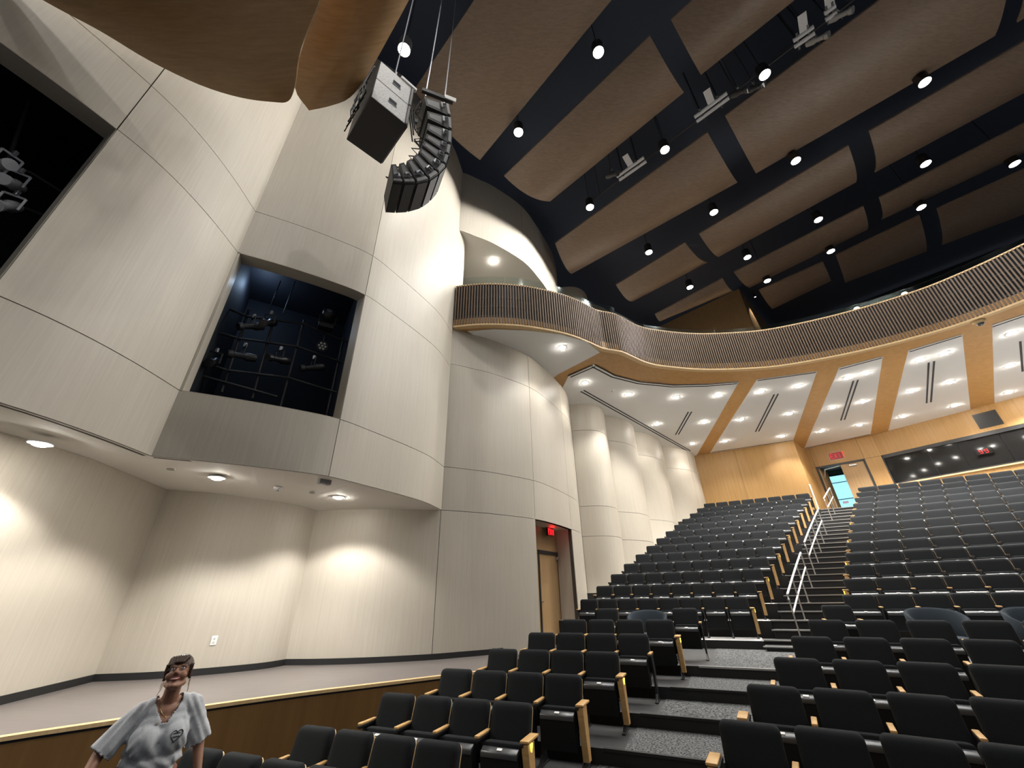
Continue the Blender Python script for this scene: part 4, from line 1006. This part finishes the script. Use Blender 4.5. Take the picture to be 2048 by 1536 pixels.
bm = B(); tube(bm, [AP(.45, 8.6, .1), AP(.47, 11.0, .1), AP(.5, 15.9, .1)], 0.012, 6); tube(bm, [AP(.9, 8.65, .5), AP(.9, 15.9, .5)], 0.012, 6); bmesh.ops.transform(bm, matrix=inv, verts=bm.verts); obj('suspension_cable', bm, m_galv, arr)
bm = B()
for k in range(9):
    a = in_c[k]; b = in_c[k + 1]; m_ = lerp2(a, b, .5); ww = 0.15 + 0.3 * random.random()
    tube(bm, [AP(a[0] - .01, a[1] - .05, ww), AP(m_[0] - .14 - .05 * random.random(), m_[1] + .02, ww + .03), AP(b[0] - .02, b[1] + .05, ww + .05)], 0.012, 5)
for k in range(3): tube(bm, [AP(in_c[0][0] - .02, in_c[0][1] - .1, .1 + .1 * k), AP(.30 - .05 * k, 8.0, .15), AP(.36, 7.6 - .2 * k, .2)], 0.014, 5)
bmesh.ops.transform(bm, matrix=inv, verts=bm.verts); obj('cable_loop', bm, m_cable, arr)['kind'] = 'stuff'

# two subwoofers one above the other, square to the hall
sa = hall_a; su = -hall_u
q0s = ray(756.4, 125.5); cS = -4.0
def SPt(px, py): d = ray(px, py); k_ = cS / (hall_u.dot(d)); return Vector((d.x * k_, d.y * k_, d.z * k_ + ZO))
Ac, Bc, Cc_, Dc = [SPt(*p) for p in ((756, 125), (827, 172), (818, 253), (746.5, 198.5))]
a0 = sum(p.dot(sa) for p in (Ac, Dc)) / 2; a1 = sum(p.dot(sa) for p in (Bc, Cc_)) / 2; zt_ = (Ac.z + Bc.z) / 2; zb2 = (Cc_.z + Dc.z) / 2
o_ = hall_u * cS; hS = (zt_ - zb2) / 2; DW = 0.95
m_sub = grain('speckled_lit_subwoofer_side', (0.58, 0.58, 0.58), (0.80, 0.80, 0.80), (40, 40, 40), 0.55, 2)  # pale tone puts the light from overhead into the side's colour
for k, nm in ((0, 'lower'), (1, 'upper')):
    org = o_ + sa * ((a0 + a1) / 2); zc_ = zb2 + hS * k
    t = empty('subwoofer', (org.x, org.y, zc_), atan2(sa.y, sa.x), '%s of two large subwoofer boxes hanging by the reflector' % ('lower' if k == 0 else 'upper'), 'speaker', 'hanging subwoofers')
    hl = (a1 - a0) / 2; bm = B(); bbox(bm, -hl, hl, 0.008, DW, 0.004, hS - .004, 0.008, 1); obj('cabinet', bm, m_cab, t)
    bm = B(); bbox(bm, -hl + .005, hl - .06, -0.004, 0.01, 0.01, hS - .01, 0.003, 1); o = obj('side_panel', bm, m_sub, t); o['label'] = 'side panel coloured pale for the overhead light'
    bm = B(); bbox(bm, -.06, .08, -0.010, 0.0, hS * .42, hS * .62, 0.004, 1); obj('handle_cup', bm, m_black, t)
    bm = B(); tube(bm, [(-.07, -.012, hS * .40), (.09, -.012, hS * .40)], 0.008, 6); obj('handle_bar', bm, m_galv, t)
    bm = B(); bbox(bm, hl - .05, hl - .015, -0.02, 0.01, 0.02, hS - .02, 0.003, 1); obj('rigging_rail', bm, bpy.data.materials['rig_grey'], t)
    bm = B(); bbox(bm, hl, hl + .015, 0.03, DW - .02, 0.02, hS - .02, 0.004, 1); obj('grille', bm, m_cab_d, t)
    if k == 1:
        bm = B(); bbox(bm, hl - .28, hl + .04, -0.03, 0.03, hS, hS + .07, 0.004, 1); bbox(bm, -hl, hl, DW - .06, DW, hS, hS + .05, 0.004, 1); o = obj('rigging_frame', bm, m_white, t)
        bm = B(); tube(bm, [(0, .2, hS), (0.02, .2, 18 - zc_ - .02)], 0.012, 6); tube(bm, [(0.06, .25, hS), (0.02, .2, hS + .5)], 0.01, 6); tube(bm, [(-.05, .25, hS), (0.02, .2, hS + .5)], 0.01, 6); obj('suspension_cable', bm, m_galv, t)
        bm = B()
        for j in range(7):
            x_ = -hl - .03 - .03 * random.random(); y0_ = .15 + .1 * j
            tube(bm, [(x_, y0_, hS), (x_ - .06, y0_ + .04, .0), (x_ - .02, y0_ - .02, -hS * .6), (x_ - .05, y0_ + .1, -hS * .95)], 0.013, 5)
        obj('cable_loop', bm, m_cable, t)['kind'] = 'stuff'

# ------------------------------------------------------------------ stage lights in the openings and over the hall
m_fix = mat('fixture_black', (0.020, 0.021, 0.024), 0.35)
m_fixw = mat('fixture_white', (0.75, 0.76, 0.80), 0.4)
m_lensd = mat('lens_glass', (0.10, 0.13, 0.17), 0.08, spec=0.8)
def spotlight(c, aim, up, label, group, body=m_fix, s=1.0):
    """ellipsoidal spotlight: barrel, lens, yoke and clamp; hangs from a pipe above it"""
    c = Vector(c); aim = Vector(aim).normalized()
    t = empty('stage_spotlight', c, 0, label, 'stage light', group)
    R = aim.to_track_quat('Z', 'Y').to_matrix().to_4x4()
    bm = B(); lathe(bm, [(0.02 * s, -0.30 * s), (0.085 * s, -0.27 * s), (0.095 * s, -0.10 * s), (0.065 * s, -0.04 * s), (0.062 * s, 0.14 * s), (0.088 * s, 0.17 * s), (0.088 * s, 0.26 * s), (0.078 * s, 0.26 * s)], 16, R); obj('barrel', bm, body, t, smooth=35)
    bm = B(); lathe(bm, [(0.076 * s, 0.235 * s), (0.05 * s, 0.25 * s), (0.01 * s, 0.255 * s)], 16, R); obj('lens', bm, m_lensd, t, smooth=60)
    sx = aim.cross(Vector((0, 0, 1))).normalized() * 0.12 * s; u_ = Vector((0, 0, 0.24 * s))
    bm = B(); beam(bm, sx, sx + u_, 0.03 * s, 0.008, aim); beam(bm, -sx, -sx + u_, 0.03 * s, 0.008, aim); beam(bm, sx + u_, -sx + u_, 0.03 * s, 0.008, aim); obj('yoke', bm, body, t)
    bm = B(); bbox(bm, -.025, .025, -.02, .02, 0.24 * s, 0.34 * s, 0.005, 1); obj('clamp', bm, m_galv, t)
    return t
aB, bB, tB, nB_ = nB
def NP(px, py, d=0.75): return at_plane(px, py, (aB.x + nB_.x * d, aB.y + nB_.y * d, 0), nB_)
def z7(a, b): return (370 + a * .1823, 560 + b * .1823)
t = empty('pipe_grid', NP(*z7(1000, 700)), 0, 'black grid of lighting pipes inside the square opening', 'pipe grid'); inv = Matrix.Translation(-t.location)
for q in ([(440, 300), (680, 400), (1300, 480), (1800, 690)], [(340, 570), (580, 640), (1230, 730), (1760, 915)], [(200, 910), (460, 990), (1130, 1070), (1700, 1245)], [(140, 1040), (690, 1190), (1010, 1280)]):
    bm = B(); tube(bm, [NP(*z7(*p)) for p in q], 0.024, 8); bmesh.ops.transform(bm, matrix=inv, verts=bm.verts); obj('pipe', bm, m_cab, t, smooth=60)
for q in ([(700, 330), (400, 1230)], [(960, 480), (740, 1300)], [(1310, 440), (1040, 1420)], [(1740, 640), (1550, 1500)]):
    bm = B(); tube(bm, [NP(*z7(*p), 0.80) for p in q], 0.024, 8); bmesh.ops.transform(bm, matrix=inv, verts=bm.verts); obj('pipe', bm, m_cab, t, smooth=60)
bm = B()
for q in ([(1050, 10), (925, 320)], [(1210, 10), (1080, 360)]): tube(bm, [NP(*z7(*p), 0.7) for p in q], 0.010, 6)
bmesh.ops.transform(bm, matrix=inv, verts=bm.verts); obj('hanger_cable', bm, m_rig if 'm_rig' in globals() else m_cab, t)
aimB = Vector((0.5, -0.75, -0.35))
GI = [((720, 510), (-.5, -.7, -.5), 'topmost at the left, tilted down'), ((915, 470), (.1, -.8, -.6), 'topmost in the middle, under a square box'), ((620, 835), (-.6, -.7, -.2), 'round faced, at mid height on the left'), ((1020, 870), (-.3, -.8, -.3), 'at mid height in the middle'), ((1390, 965), (-.6, -.6, -.4), 'low at the right, lens glinting blue'), ((300, 900), (.4, -.7, -.5), 'small one low at the left edge')]
for (a, b), am, lb in GI: spotlight(NP(*z7(a, b), 0.45), am, None, 'black stage spotlight in the square opening, ' + lb, 'spotlights in the square opening', s=0.85)
l = bpy.data.lights.new('opening_fill', 'POINT'); l.energy = 14; l.color = (0.5, 0.7, 1.0); l.shadow_soft_size = 0.03  # unseen blue lamp added to lift the dark opening
o = bpy.data.objects.new('opening_fill', l); COL.objects.link(o); o.location = (aB + tB * 0.25 + nB_ * 1.3 + Vector((0, 0, H_B + 0.5)))
# moving head lamp
p = NP(*z7(1575, 390), 0.5); t = empty('moving_head_light', p, 0.5, 'round black moving head lamp at upper right in the square opening', 'stage light')
bm = B(); lathe(bm, [(0.02, -.16), (0.12, -.12), (0.14, 0), (0.12, .12), (0.10, .14)], 18, Matrix.Rotation(radians(70), 4, 'X')); obj('head', bm, m_fix, t, smooth=50)
bm = B(); lathe(bm, [(0.09, .12), (0.05, .15), (0.01, .16)], 18, Matrix.Rotation(radians(70), 4, 'X')); obj('lens', bm, m_lensd, t, smooth=60)
bm = B(); beam(bm, (.16, 0, .02), (.16, 0, -.22), .05, .03); beam(bm, (-.16, 0, .02), (-.16, 0, -.22), .05, .03); beam(bm, (.18, 0, -.23), (-.18, 0, -.23), .06, .04); obj('yoke', bm, m_fix, t)
bm = B(); bbox(bm, -.15, .15, -.10, .10, -.36, -.25, .02, 2); obj('base', bm, m_fix, t)
# LED par with a ring of lenses
p = NP(*z7(1505, 725), 0.5); t = empty('led_par_light', p, 0, 'small round LED lamp with a rosette of pale lenses in the square opening', 'stage light')
am = Vector((0.45, -0.75, -0.45)).normalized(); R = am.to_track_quat('Z', 'Y').to_matrix().to_4x4()
bm = B(); lathe(bm, [(0.05, -.12), (0.10, -.10), (0.11, 0.0), (0.11, .05), (0.10, .05), (0.10, .03)], 18, R); obj('housing', bm, m_fix, t, smooth=40)
for k in range(7):
    r_ = 0 if k == 6 else 0.062; bm = B(); lathe(bm, [(0.026, .03), (0.022, .045), (0.006, .05)], 10, R @ Matrix.Translation((r_ * cos(k * pi / 3), r_ * sin(k * pi / 3), 0.0))); obj('lens', bm, mat('led_lens', (0.45, 0.45, 0.43), 0.3) if k == 0 else bpy.data.materials['led_lens'], t, smooth=50)
bm = B(); tube(bm, [am * -.1, am * -.1 + Vector((0, 0, .3))], 0.014, 6); obj('bracket', bm, m_fix, t)
# opening at the left edge
aA, bA, tA, nA2 = nA
def NPA(px, py, d=0.7): return at_plane(px, py, (aA.x + nA2.x * d, aA.y + nA2.y * d, 0), nA2)
for (x, y), am, lb in (((22, 366), (.5, -.6, -.5), 'largest, in the middle'), ((8, 330), (.7, -.2, -.3), 'uppermost at the frame edge'), ((12, 412), (.4, -.5, -.6), 'lowest of the three')):
    spotlight(NPA(x, y, 0.5), am, None, 'pale stage spotlight in the dark opening at the left edge, ' + lb, 'spotlights in the left opening', m_fixw, 0.8)
t = empty('pipe_grid', NPA(20, 350, .75), 0, 'dark lighting pipes inside the opening at the left edge', 'pipe grid'); inv = Matrix.Translation(-t.location)
for q in ([(-60, 300), (60, 345), (125, 385)], [(-60, 380), (60, 420), (90, 432)], [(60, 200), (-40, 480)]):
    bm = B(); tube(bm, [NPA(*p, .75) for p in q], 0.024, 8); bmesh.ops.transform(bm, matrix=inv, verts=bm.verts); obj('pipe', bm, m_cab, t, smooth=60)
# twin tube battens hanging in the second dark band
def batten(p0, p1, label):
    a, b = at_z(*p0, 13.3), at_z(*p1, 13.3); c = (a + b) / 2; d = (b - a).normalized(); s_ = Vector((-d.y, d.x, 0))
    t = empty('lighting_batten', c, 0, label, 'lighting batten', 'battens in the second dark band'); L = (b - a).length / 2
    for k in (-1, 1):
        bm = B(); tube(bm, [-d * L + s_ * .09 * k, d * L + s_ * .09 * k], 0.055, 10); obj('tube', bm, m_fixw, t, smooth=60)
    for k in (-.6, .5):
        bm = B(); beam(bm, d * L * k - s_ * .25, d * L * k + s_ * .25, .05, .03); tube(bm, [d * L * k, d * L * k + Vector((0, 0, 18 - c.z))], 0.02, 6); obj('hanger', bm, m_metal_d, t)
    bm = B(); beam(bm, d * L * .1 - s_ * .15, d * L * .15 - s_ * .62, .20, .012); obj('bracket_plate', bm, m_fixw, t)
batten((1236, 357), (1290, 319), 'white twin tube batten with a bracket, lowest in the dark band')
batten((1391, 239), (1456, 191), 'white twin tube batten in the dark band left of the long ceiling panel')
batten((1588, 88), (1628, 60), 'short white batten high in the dark band')
batten((1650, 34), (1672, 18), 'shortest white batten near the top edge of the frame')
for k, (x, y) in enumerate(((1225, 350), (1480, 185), (1636, 78), (1682, 30), (1512, 175))):
    sl = spotlight(at_z(x, y, 13.2), (.5, -.6, -.6), None, 'grey stage spotlight hanging in the second dark band, %s from the left' % ['first', 'second', 'fourth', 'fifth', 'third'][k], 'spotlights in the second dark band', bpy.data.materials['rig_grey'] if k in (2, 3) else m_cab, 1.0)
    bm = B(); tube(bm, [(0, 0, .33), (0, 0, 18 - sl.location.z)], 0.012, 6); obj('suspension_rod', bm, m_cab, sl)
t = empty('catwalk_pipe', at_z(1400, 240, 13.6), 0, 'long dark pipe carrying the spotlights in the second dark band', 'pipe'); inv = Matrix.Translation(-t.location)
for off in (0.0, 0.5):
    bm = B(); tube(bm, [at_z(1180, 405, 13.65 + off), at_z(1700, 5, 13.65 + off), at_z(1950, -190, 13.65 + off)], 0.03, 8); bmesh.ops.transform(bm, matrix=inv, verts=bm.verts); obj('pipe', bm, m_cab, t, smooth=60)
bm = B()
for x, y in ((1200, 390), (1330, 290), (1470, 182), (1600, 82)):
    p = at_z(x, y, 13.65); tube(bm, [p, p + Vector((0, 0, 18 - p.z))], 0.015, 6)
bmesh.ops.transform(bm, matrix=inv, verts=bm.verts); obj('hanger_rod', bm, m_cab, t)['kind'] = 'stuff'

# ------------------------------------------------------------------ the woman before the stage
m_skin = grain('skin', (0.270, 0.135, 0.085), (0.310, 0.158, 0.102), (60, 60, 60), 0.5, 2)
m_shirt = grain('heather_grey_jersey', (0.40, 0.415, 0.44), (0.50, 0.515, 0.54), (130, 130, 60), 0.9, 3, spec=0.1)
m_hair = grain('dark_brown_hair', (0.035, 0.020, 0.014), (0.085, 0.050, 0.036), (120, 120, 14), 0.45, 3)
m_jean = grain('blue_denim', (0.035, 0.05, 0.09), (0.05, 0.07, 0.12), (150, 150, 150), 0.85, 2)
m_ink = mat('black_print', (0.02, 0.02, 0.022), 0.8)
m_gold = mat('gold', (0.75, 0.55, 0.22), 0.25, 0.9)
m_lip = mat('lips', (0.36, 0.10, 0.085), 0.45)
EYE = at_z(345, 1327, -0.46)
wd = Vector((0 - EYE.x, 0 - EYE.y, 0)).normalized()
wrot = atan2(wd.y, wd.x) - pi / 2                     # local +y looks at the camera, local +x is her right
her = empty('person', (EYE.x + .055, EYE.y + .02, -0.055), wrot + radians(6), 'woman in a grey V-neck T-shirt looking up, standing before the stage', 'person')
SPH = {}
def ball(bm, c, r, sx=1, sy=1, sz=1, rot=None, n=14):
    if n not in SPH:
        vs_, fs_ = [Vector((0, 0, 1))], []; mseg = n + 2
        for a in range(1, n):
            for b in range(mseg): vs_.append(Vector((sin(pi * a / n) * cos(2 * pi * b / mseg), sin(pi * a / n) * sin(2 * pi * b / mseg), cos(pi * a / n))))
        vs_.append(Vector((0, 0, -1))); id_ = lambda a, b: 1 + (a - 1) * mseg + b % mseg
        for b in range(mseg):
            fs_.append((0, id_(1, b), id_(1, b + 1))); fs_.append((len(vs_) - 1, id_(n - 1, b + 1), id_(n - 1, b)))
            for a in range(1, n - 1): fs_.append((id_(a, b), id_(a + 1, b), id_(a + 1, b + 1), id_(a, b + 1)))
        SPH[n] = (vs_, fs_)
    m_ = Matrix.Translation(c) @ (rot.to_4x4() if rot else Matrix.Identity(4)) @ Matrix.Diagonal((r * sx, r * sy, r * sz, 1))
    v = [bm.verts.new(m_ @ p) for p in SPH[n][0]]
    for f in SPH[n][1]: bm.faces.new([v[k] for k in f])
def cap(bm, p, q, r0, r1, n=14, flat=1.0):
    """tapered capsule as a chain of overlapping balls"""
    p, q = Vector(p), Vector(q); k = max(2, int((q - p).length / (min(r0, r1) * 0.45)))
    for i in range(k + 1):
        t_ = i / k; ball(bm, p.lerp(q, t_), r0 + (r1 - r0) * t_, n=8)
def fuse(name, bm, vox, m, parent, smooth_it=6, loc=(0, 0, 0)):
    me = bpy.data.meshes.new(name + '_raw'); bm.to_mesh(me); bm.free(); o = bpy.data.objects.new(name, me); COL.objects.link(o)
    r = o.modifiers.new('r', 'REMESH'); r.mode = 'VOXEL'; r.voxel_size = vox; r.adaptivity = 0
    s_ = o.modifiers.new('s', 'SMOOTH'); s_.factor = 0.5; s_.iterations = smooth_it
    dg = bpy.context.evaluated_depsgraph_get(); m2 = bpy.data.meshes.new_from_object(o.evaluated_get(dg)); o.modifiers.clear(); o.data = m2; bpy.data.meshes.remove(me)
    m2.materials.clear(); m2.materials.append(m)
    for p in m2.polygons: p.use_smooth = True
    o.parent = parent; return o
HC = Vector((0.0, 0.060, 1.622))                      # head centre
HR = Matrix.Rotation(radians(24), 3, 'X') @ Matrix.Rotation(radians(-14), 3, 'Z') @ Matrix.Rotation(radians(-4), 3, 'Y')
def HP(x, y, z): return HC + HR @ (Vector((x, y, z)) * 1.08)
SH = {1: (0.188, -0.01, 1.355), -1: (-0.178, -0.01, 1.385)}
EL = {1: (0.335, 0.02, 1.165), -1: (-0.300, -0.05, 1.130)}
WR = {1: (0.395, 0.17, 1.010), -1: (-0.345, 0.05, 0.900)}
def torso(bm, g=0.0):
    for z, rx, ry, y in ((0.90, .185, .135, -.01), (0.98, .195, .140, 0), (1.06, .190, .138, .01), (1.14, .185, .135, .01), (1.22, .185, .130, .01), (1.30, .180, .118, 0), (1.36, .165, .098, -.01)):
        ball(bm, (0, y, z), 1, rx + g, ry + g, 0.075 + g)
    for s_ in (1, -1):
        ball(bm, (s_ * .088, .085, 1.205), .088 + g, 1.0, 1.0, 1.05)
        cap(bm, (s_ * .06, -.012, 1.415), (s_ * .165, -.012, 1.365 if s_ > 0 else 1.385), .050 + g, .064 + g)
bm = B(); torso(bm)
cap(bm, (0, -.01, 1.38), (0, .030, 1.53), .062, .058)
for s_ in (1, -1):
    cap(bm, SH[s_], EL[s_], .056, .044); cap(bm, EL[s_], WR[s_], .044, .028)
    w_ = Vector(WR[s_]); d = (w_ - Vector(EL[s_])).normalized(); sd = d.cross(Vector((0, 1, 0))).normalized(); nd = sd.cross(d)
    pc_ = w_ + d * .055; ball(bm, pc_, .040, 1, .5, 1.15, Matrix((sd, nd, d)).transposed())
    for k, ln in enumerate((.068, .078, .073, .056)):
        b0 = pc_ + d * .032 + sd * (.027 - .018 * k); b1 = b0 + d * ln * .5 - nd * .006; b2 = b1 + d * ln * .45 - nd * .022
        cap(bm, b0, b1, .0095, .009); cap(bm, b1, b2, .009, .008)
    th = w_ + d * .03 + sd * .036; t1 = th + (sd * .6 + d * .7) * .035; cap(bm, th, t1, .012, .011); cap(bm, t1, t1 + d * .028 - nd * .008, .011, .009)
    cap(bm, (s_ * .095, 0, .90), (s_ * .095, .01, .50), .088, .056); cap(bm, (s_ * .095, .01, .50), (s_ * .095, -.02, .09), .056, .038)
    cap(bm, (s_ * .095, -.03, .055), (s_ * .105, .15, .035), .036, .028)
# head: skull, jaw, cheeks, nose, brow, ears, chin
ball(bm, HP(0, -.018, .035), .1, .80, .98, .92); ball(bm, HP(0, .022, -.022), .1, .66, .72, .88)
ball(bm, HP(0, .045, -.085), .046, 1.05, .85, .8); ball(bm, HP(0, .078, -.098), .021, 1.1, .8, .8)
for s_ in (1, -1):
    ball(bm, HP(s_ * .040, .062, -.030), .030, 1.1, .8, 1.0); ball(bm, HP(s_ * .032, .078, .030), .020, 1.5, .7, .6)
    ball(bm, HP(s_ * .078, -.008, -.012), .026, .40, .75, 1.15); cap(bm, HP(s_ * .052, .006, -.062), HP(s_ * .024, .058, -.094), .022, .020)
cap(bm, HP(0, .086, .020), HP(0, .112, -.020), .0095, .014); ball(bm, HP(.012, .096, -.024), .010); ball(bm, HP(-.012, .096, -.024), .010)
body = fuse('body', bm, 0.0075, m_skin, her, 4)
# T-shirt: looser skin over torso and upper arms, V neck and hems cut clean
bm = B(); torso(bm, 0.020)
for s_ in (1, -1):
    e_ = Vector(SH[s_]).lerp(Vector(EL[s_]), 1.0); cap(bm, SH[s_], e_, .076, .090)
shirt = fuse('t_shirt', bm, 0.009, m_shirt, her, 5)
bm = B(); bm.from_mesh(shirt.data); kill = []
for f in bm.faces:
    c = f.calc_center_median(); cut = c.z < 0.90
    if c.z > 1.31 and c.y > -0.02 and abs(c.x) < 0.016 + (c.z - 1.31) * 0.62 and abs(c.x) < .095: cut = True
    if c.z > 1.43 and hypot(c.x, c.y + .005) < 0.088: cut = True
    for s_ in (1, -1):
        a_, b_ = Vector(SH[s_]), Vector(EL[s_]); 
        if s_ * c.x > .15 and (c - a_).dot((b_ - a_).normalized()) > (b_ - a_).length * 1.0: cut = True
    if cut: kill.append(f)
bmesh.ops.delete(bm, geom=kill, context='FACES')
for v in bm.verts:                                   # soft drapery folds
    c = v.co; k = 0.0045 * sin(c.x * 60 + 9 * sin(c.z * 9)) * max(0, min(1, (1.42 - c.z) * 4)); k += 0.004 * sin((c.z + abs(c.x) * 1.6) * 70) * (abs(c.x) > .13)
    v.co += v.normal * k
ex = bmesh.ops.extrude_edge_only(bm, edges=[e for e in bm.edges if e.is_boundary]); 
for v in [g for g in ex['geom'] if isinstance(g, bmesh.types.BMVert)]: v.co -= Vector((v.co.x, v.co.y, 0)).normalized() * .006
bm.to_mesh(shirt.data); bm.free()
for p in shirt.data.polygons: p.use_smooth = True
from mathutils.bvhtree import BVHTree
bm = B(); bm.from_mesh(shirt.data); BV = BVHTree.FromBMesh(bm)
def on_shirt(x, z, off=.0025):
    h = BV.ray_cast(Vector((x, .6, z)), Vector((0, -1, 0))); return (h[0] + h[1] * off) if h[0] else Vector((x, .18, z))
def stroke(bm2, pts, r): tube(bm2, [on_shirt(*p) for p in pts], r, 5)
hx, hz = -0.098, 1.225; hrt = []
b2 = B()
for k in range(41):
    a = 2 * pi * k / 40; x = 16 * sin(a) ** 3; z = 13 * cos(a) - 5 * cos(2 * a) - 2 * cos(3 * a) - cos(4 * a)
    hrt.append((hx - x * .0023 - z * .0004, hz + z * .0026))
stroke(b2, hrt[:21], .0034); stroke(b2, hrt[20:], .0024)
o = obj('heart_print', b2, m_ink, shirt); o['label'] = 'black heart outline printed on the shirt'
b2 = B()
for zz in (hz + .014, hz - .006):
    n = 26; stroke(b2, [(hx + .024 - .048 * k / n, zz + .0050 * sin(k * 1.9) * (1.4 if k % 7 == 0 else .8)) for k in range(n + 1)], .0013)
o = obj('script_print', b2, m_ink, shirt); o['label'] = 'two lines of small script inside the heart'
b2 = B(); lathe(b2, [(.011, -.001), (.011, .003), (.008, .005)], 12, Matrix.Translation(on_shirt(.045, 1.312, .002)) @ Matrix.Rotation(radians(-80), 4, 'X')); o = obj('lapel_pin', b2, bpy.data.materials['plate_grey'], shirt)
bm.free()
# trousers and shoes
bm = B()
for s_ in (1, -1): cap(bm, (s_ * .095, 0, .90), (s_ * .095, .01, .50), .102, .075); cap(bm, (s_ * .095, .01, .50), (s_ * .095, -.02, .10), .075, .066)
ball(bm, (0, -.005, .90), 1, .205, .152, .09); fuse('trousers', bm, 0.012, m_jean, her, 4)
for s_ in (1, -1):
    bm = B(); cap(bm, (s_ * .095, -.04, .052), (s_ * .106, .155, .042), .050, .040); fuse('shoe', bm, 0.009, m_metal_d, her, 3)
# hair: cap with a swept fringe, gathered behind
bm = B(); ball(bm, HP(0, -.026, .054), .1, .90, 1.06, .98); ball(bm, HP(0, -.115, -.02), .045); 
for k in range(7): cap(bm, HP(.055 - .016 * k, .060 + .008 * sin(k * .5), .094), HP(.074 - .016 * k, .080 + .006 * sin(k * .5), .056 - .016 * (k < 3)), .017, .010)
for s_ in (1, -1): cap(bm, HP(s_ * .078, .025, .05), HP(s_ * .082, .0, -.03), .016, .010)
hair = fuse('hair', bm, 0.006, m_hair, her, 2)
bm = B(); bm.from_mesh(hair.data); Hi = HR.transposed(); kill = []
for f in bm.faces:
    q = Hi @ (f.calc_center_median() - HC)
    if q.y > .030 and q.z < .040 and abs(q.x) < .070: kill.append(f)
    elif q.z < -.055 and q.y > -.06: kill.append(f)
bmesh.ops.delete(bm, geom=kill, context='FACES')
for v in bm.verts: v.co += v.normal * .0022 * sin(v.co.x * 420 + v.co.z * 60)
bm.to_mesh(hair.data); bm.free()
b2 = B()
for k in range(9):
    s_ = 1 if k % 2 else -1; x = .080 + .004 * random.random()
    tube(b2, [HP(s_ * x, -.01 - .01 * k, -.02), HP(s_ * (x + .006), -.012 - .008 * k, -.08), HP(s_ * (x + .010 + .006 * random.random()), -.02, -.10 - .03 * random.random())], .0008, 4)
obj('hair_wisps', b2, m_hair, hair)['kind'] = 'stuff'
# face
m_eyew = mat('eye_white', (0.55, 0.52, 0.50), 0.2); m_iris = mat('iris', (0.03, 0.02, 0.015), 0.15)
for s_ in (1, -1):
    bm = B(); ball(bm, HP(s_ * .031, .0835, .012), .0115, 1.15, .7, .62); e_ = obj('eye', bm, m_eyew, her, smooth=80)
    bm = B(); ball(bm, HP(s_ * .031 - .002, .0905, .014), .0052, 1, .5, 1); obj('iris', bm, m_iris, e_, smooth=80)
    bm = B(); tube(bm, [HP(s_ * .016, .099, .031), HP(s_ * .032, .0985, .037), HP(s_ * .049, .089, .031)], .0032, 6); obj('eyebrow', bm, m_hair, her, smooth=60)
bm = B()
for zo, r_ in ((.004, .0045), (-.0055, .0055)):
    tube(bm, [HP(-.027, .0745, -.050), HP(-.014, .0885, -.055 + zo), HP(0, .0925, -.056 + zo * 1.2), HP(.014, .0885, -.055 + zo), HP(.027, .0745, -.050)], r_, 6)
obj('lips', bm, m_lip, her, smooth=70)
bm = B(); tube(bm, [HP(-.018, .0875, -.0555), HP(0, .094, -.0565), HP(.018, .0875, -.0555)], .0032, 6); obj('teeth', bm, m_white, her, smooth=70)
g = empty('glasses', (0, 0, 0)); g.parent = her
b2 = B()
for s_ in (1, -1):
    tube(b2, [HP(s_ * .031 + .023 * cos(a), .103 - .006 * abs(cos(a)), .008 + .016 * sin(a)) for a in [2 * pi * k / 20 for k in range(21)]], .0017, 5)
    tube(b2, [HP(s_ * .054, .097, .014), HP(s_ * .079, .04, .016), HP(s_ * .082, -.01, .008)], .0018, 5)
tube(b2, [HP(-.009, .106, .012), HP(0, .110, .015), HP(.009, .106, .012)], .0017, 5); obj('glasses_frame', b2, m_metal_d, g)
for s_ in (1, -1):
    b2 = B(); tube(b2, [HP(s_ * .083, -.006, -.042) + HR @ Vector((s_ * .004, .021 * sin(a), -.021 + .021 * cos(a))) for a in [2 * pi * k / 22 for k in range(23)]], .0015, 6)
    o = obj('hoop_earring', b2, m_gold, her); o['label'] = 'thin gold hoop earring'
b2 = B(); bmb = B(); bmb.from_mesh(body.data); BV2 = BVHTree.FromBMesh(bmb); nk = []
for k in range(15):
    x = -.066 + .132 * k / 14; z = 1.345 + .085 * abs(2 * k / 14 - 1) ** 1.6; h = BV2.ray_cast(Vector((x, .5, z)), Vector((0, -1, 0))); nk.append(h[0] + Vector((0, .002, 0)) if h[0] else Vector((x, .06, z)))
tube(b2, nk, .0014, 5); ball(b2, nk[7] + Vector((0, .004, -.008)), .007, 1, .5, 1.2, n=8); obj('necklace', b2, m_gold, her); bmb.free()
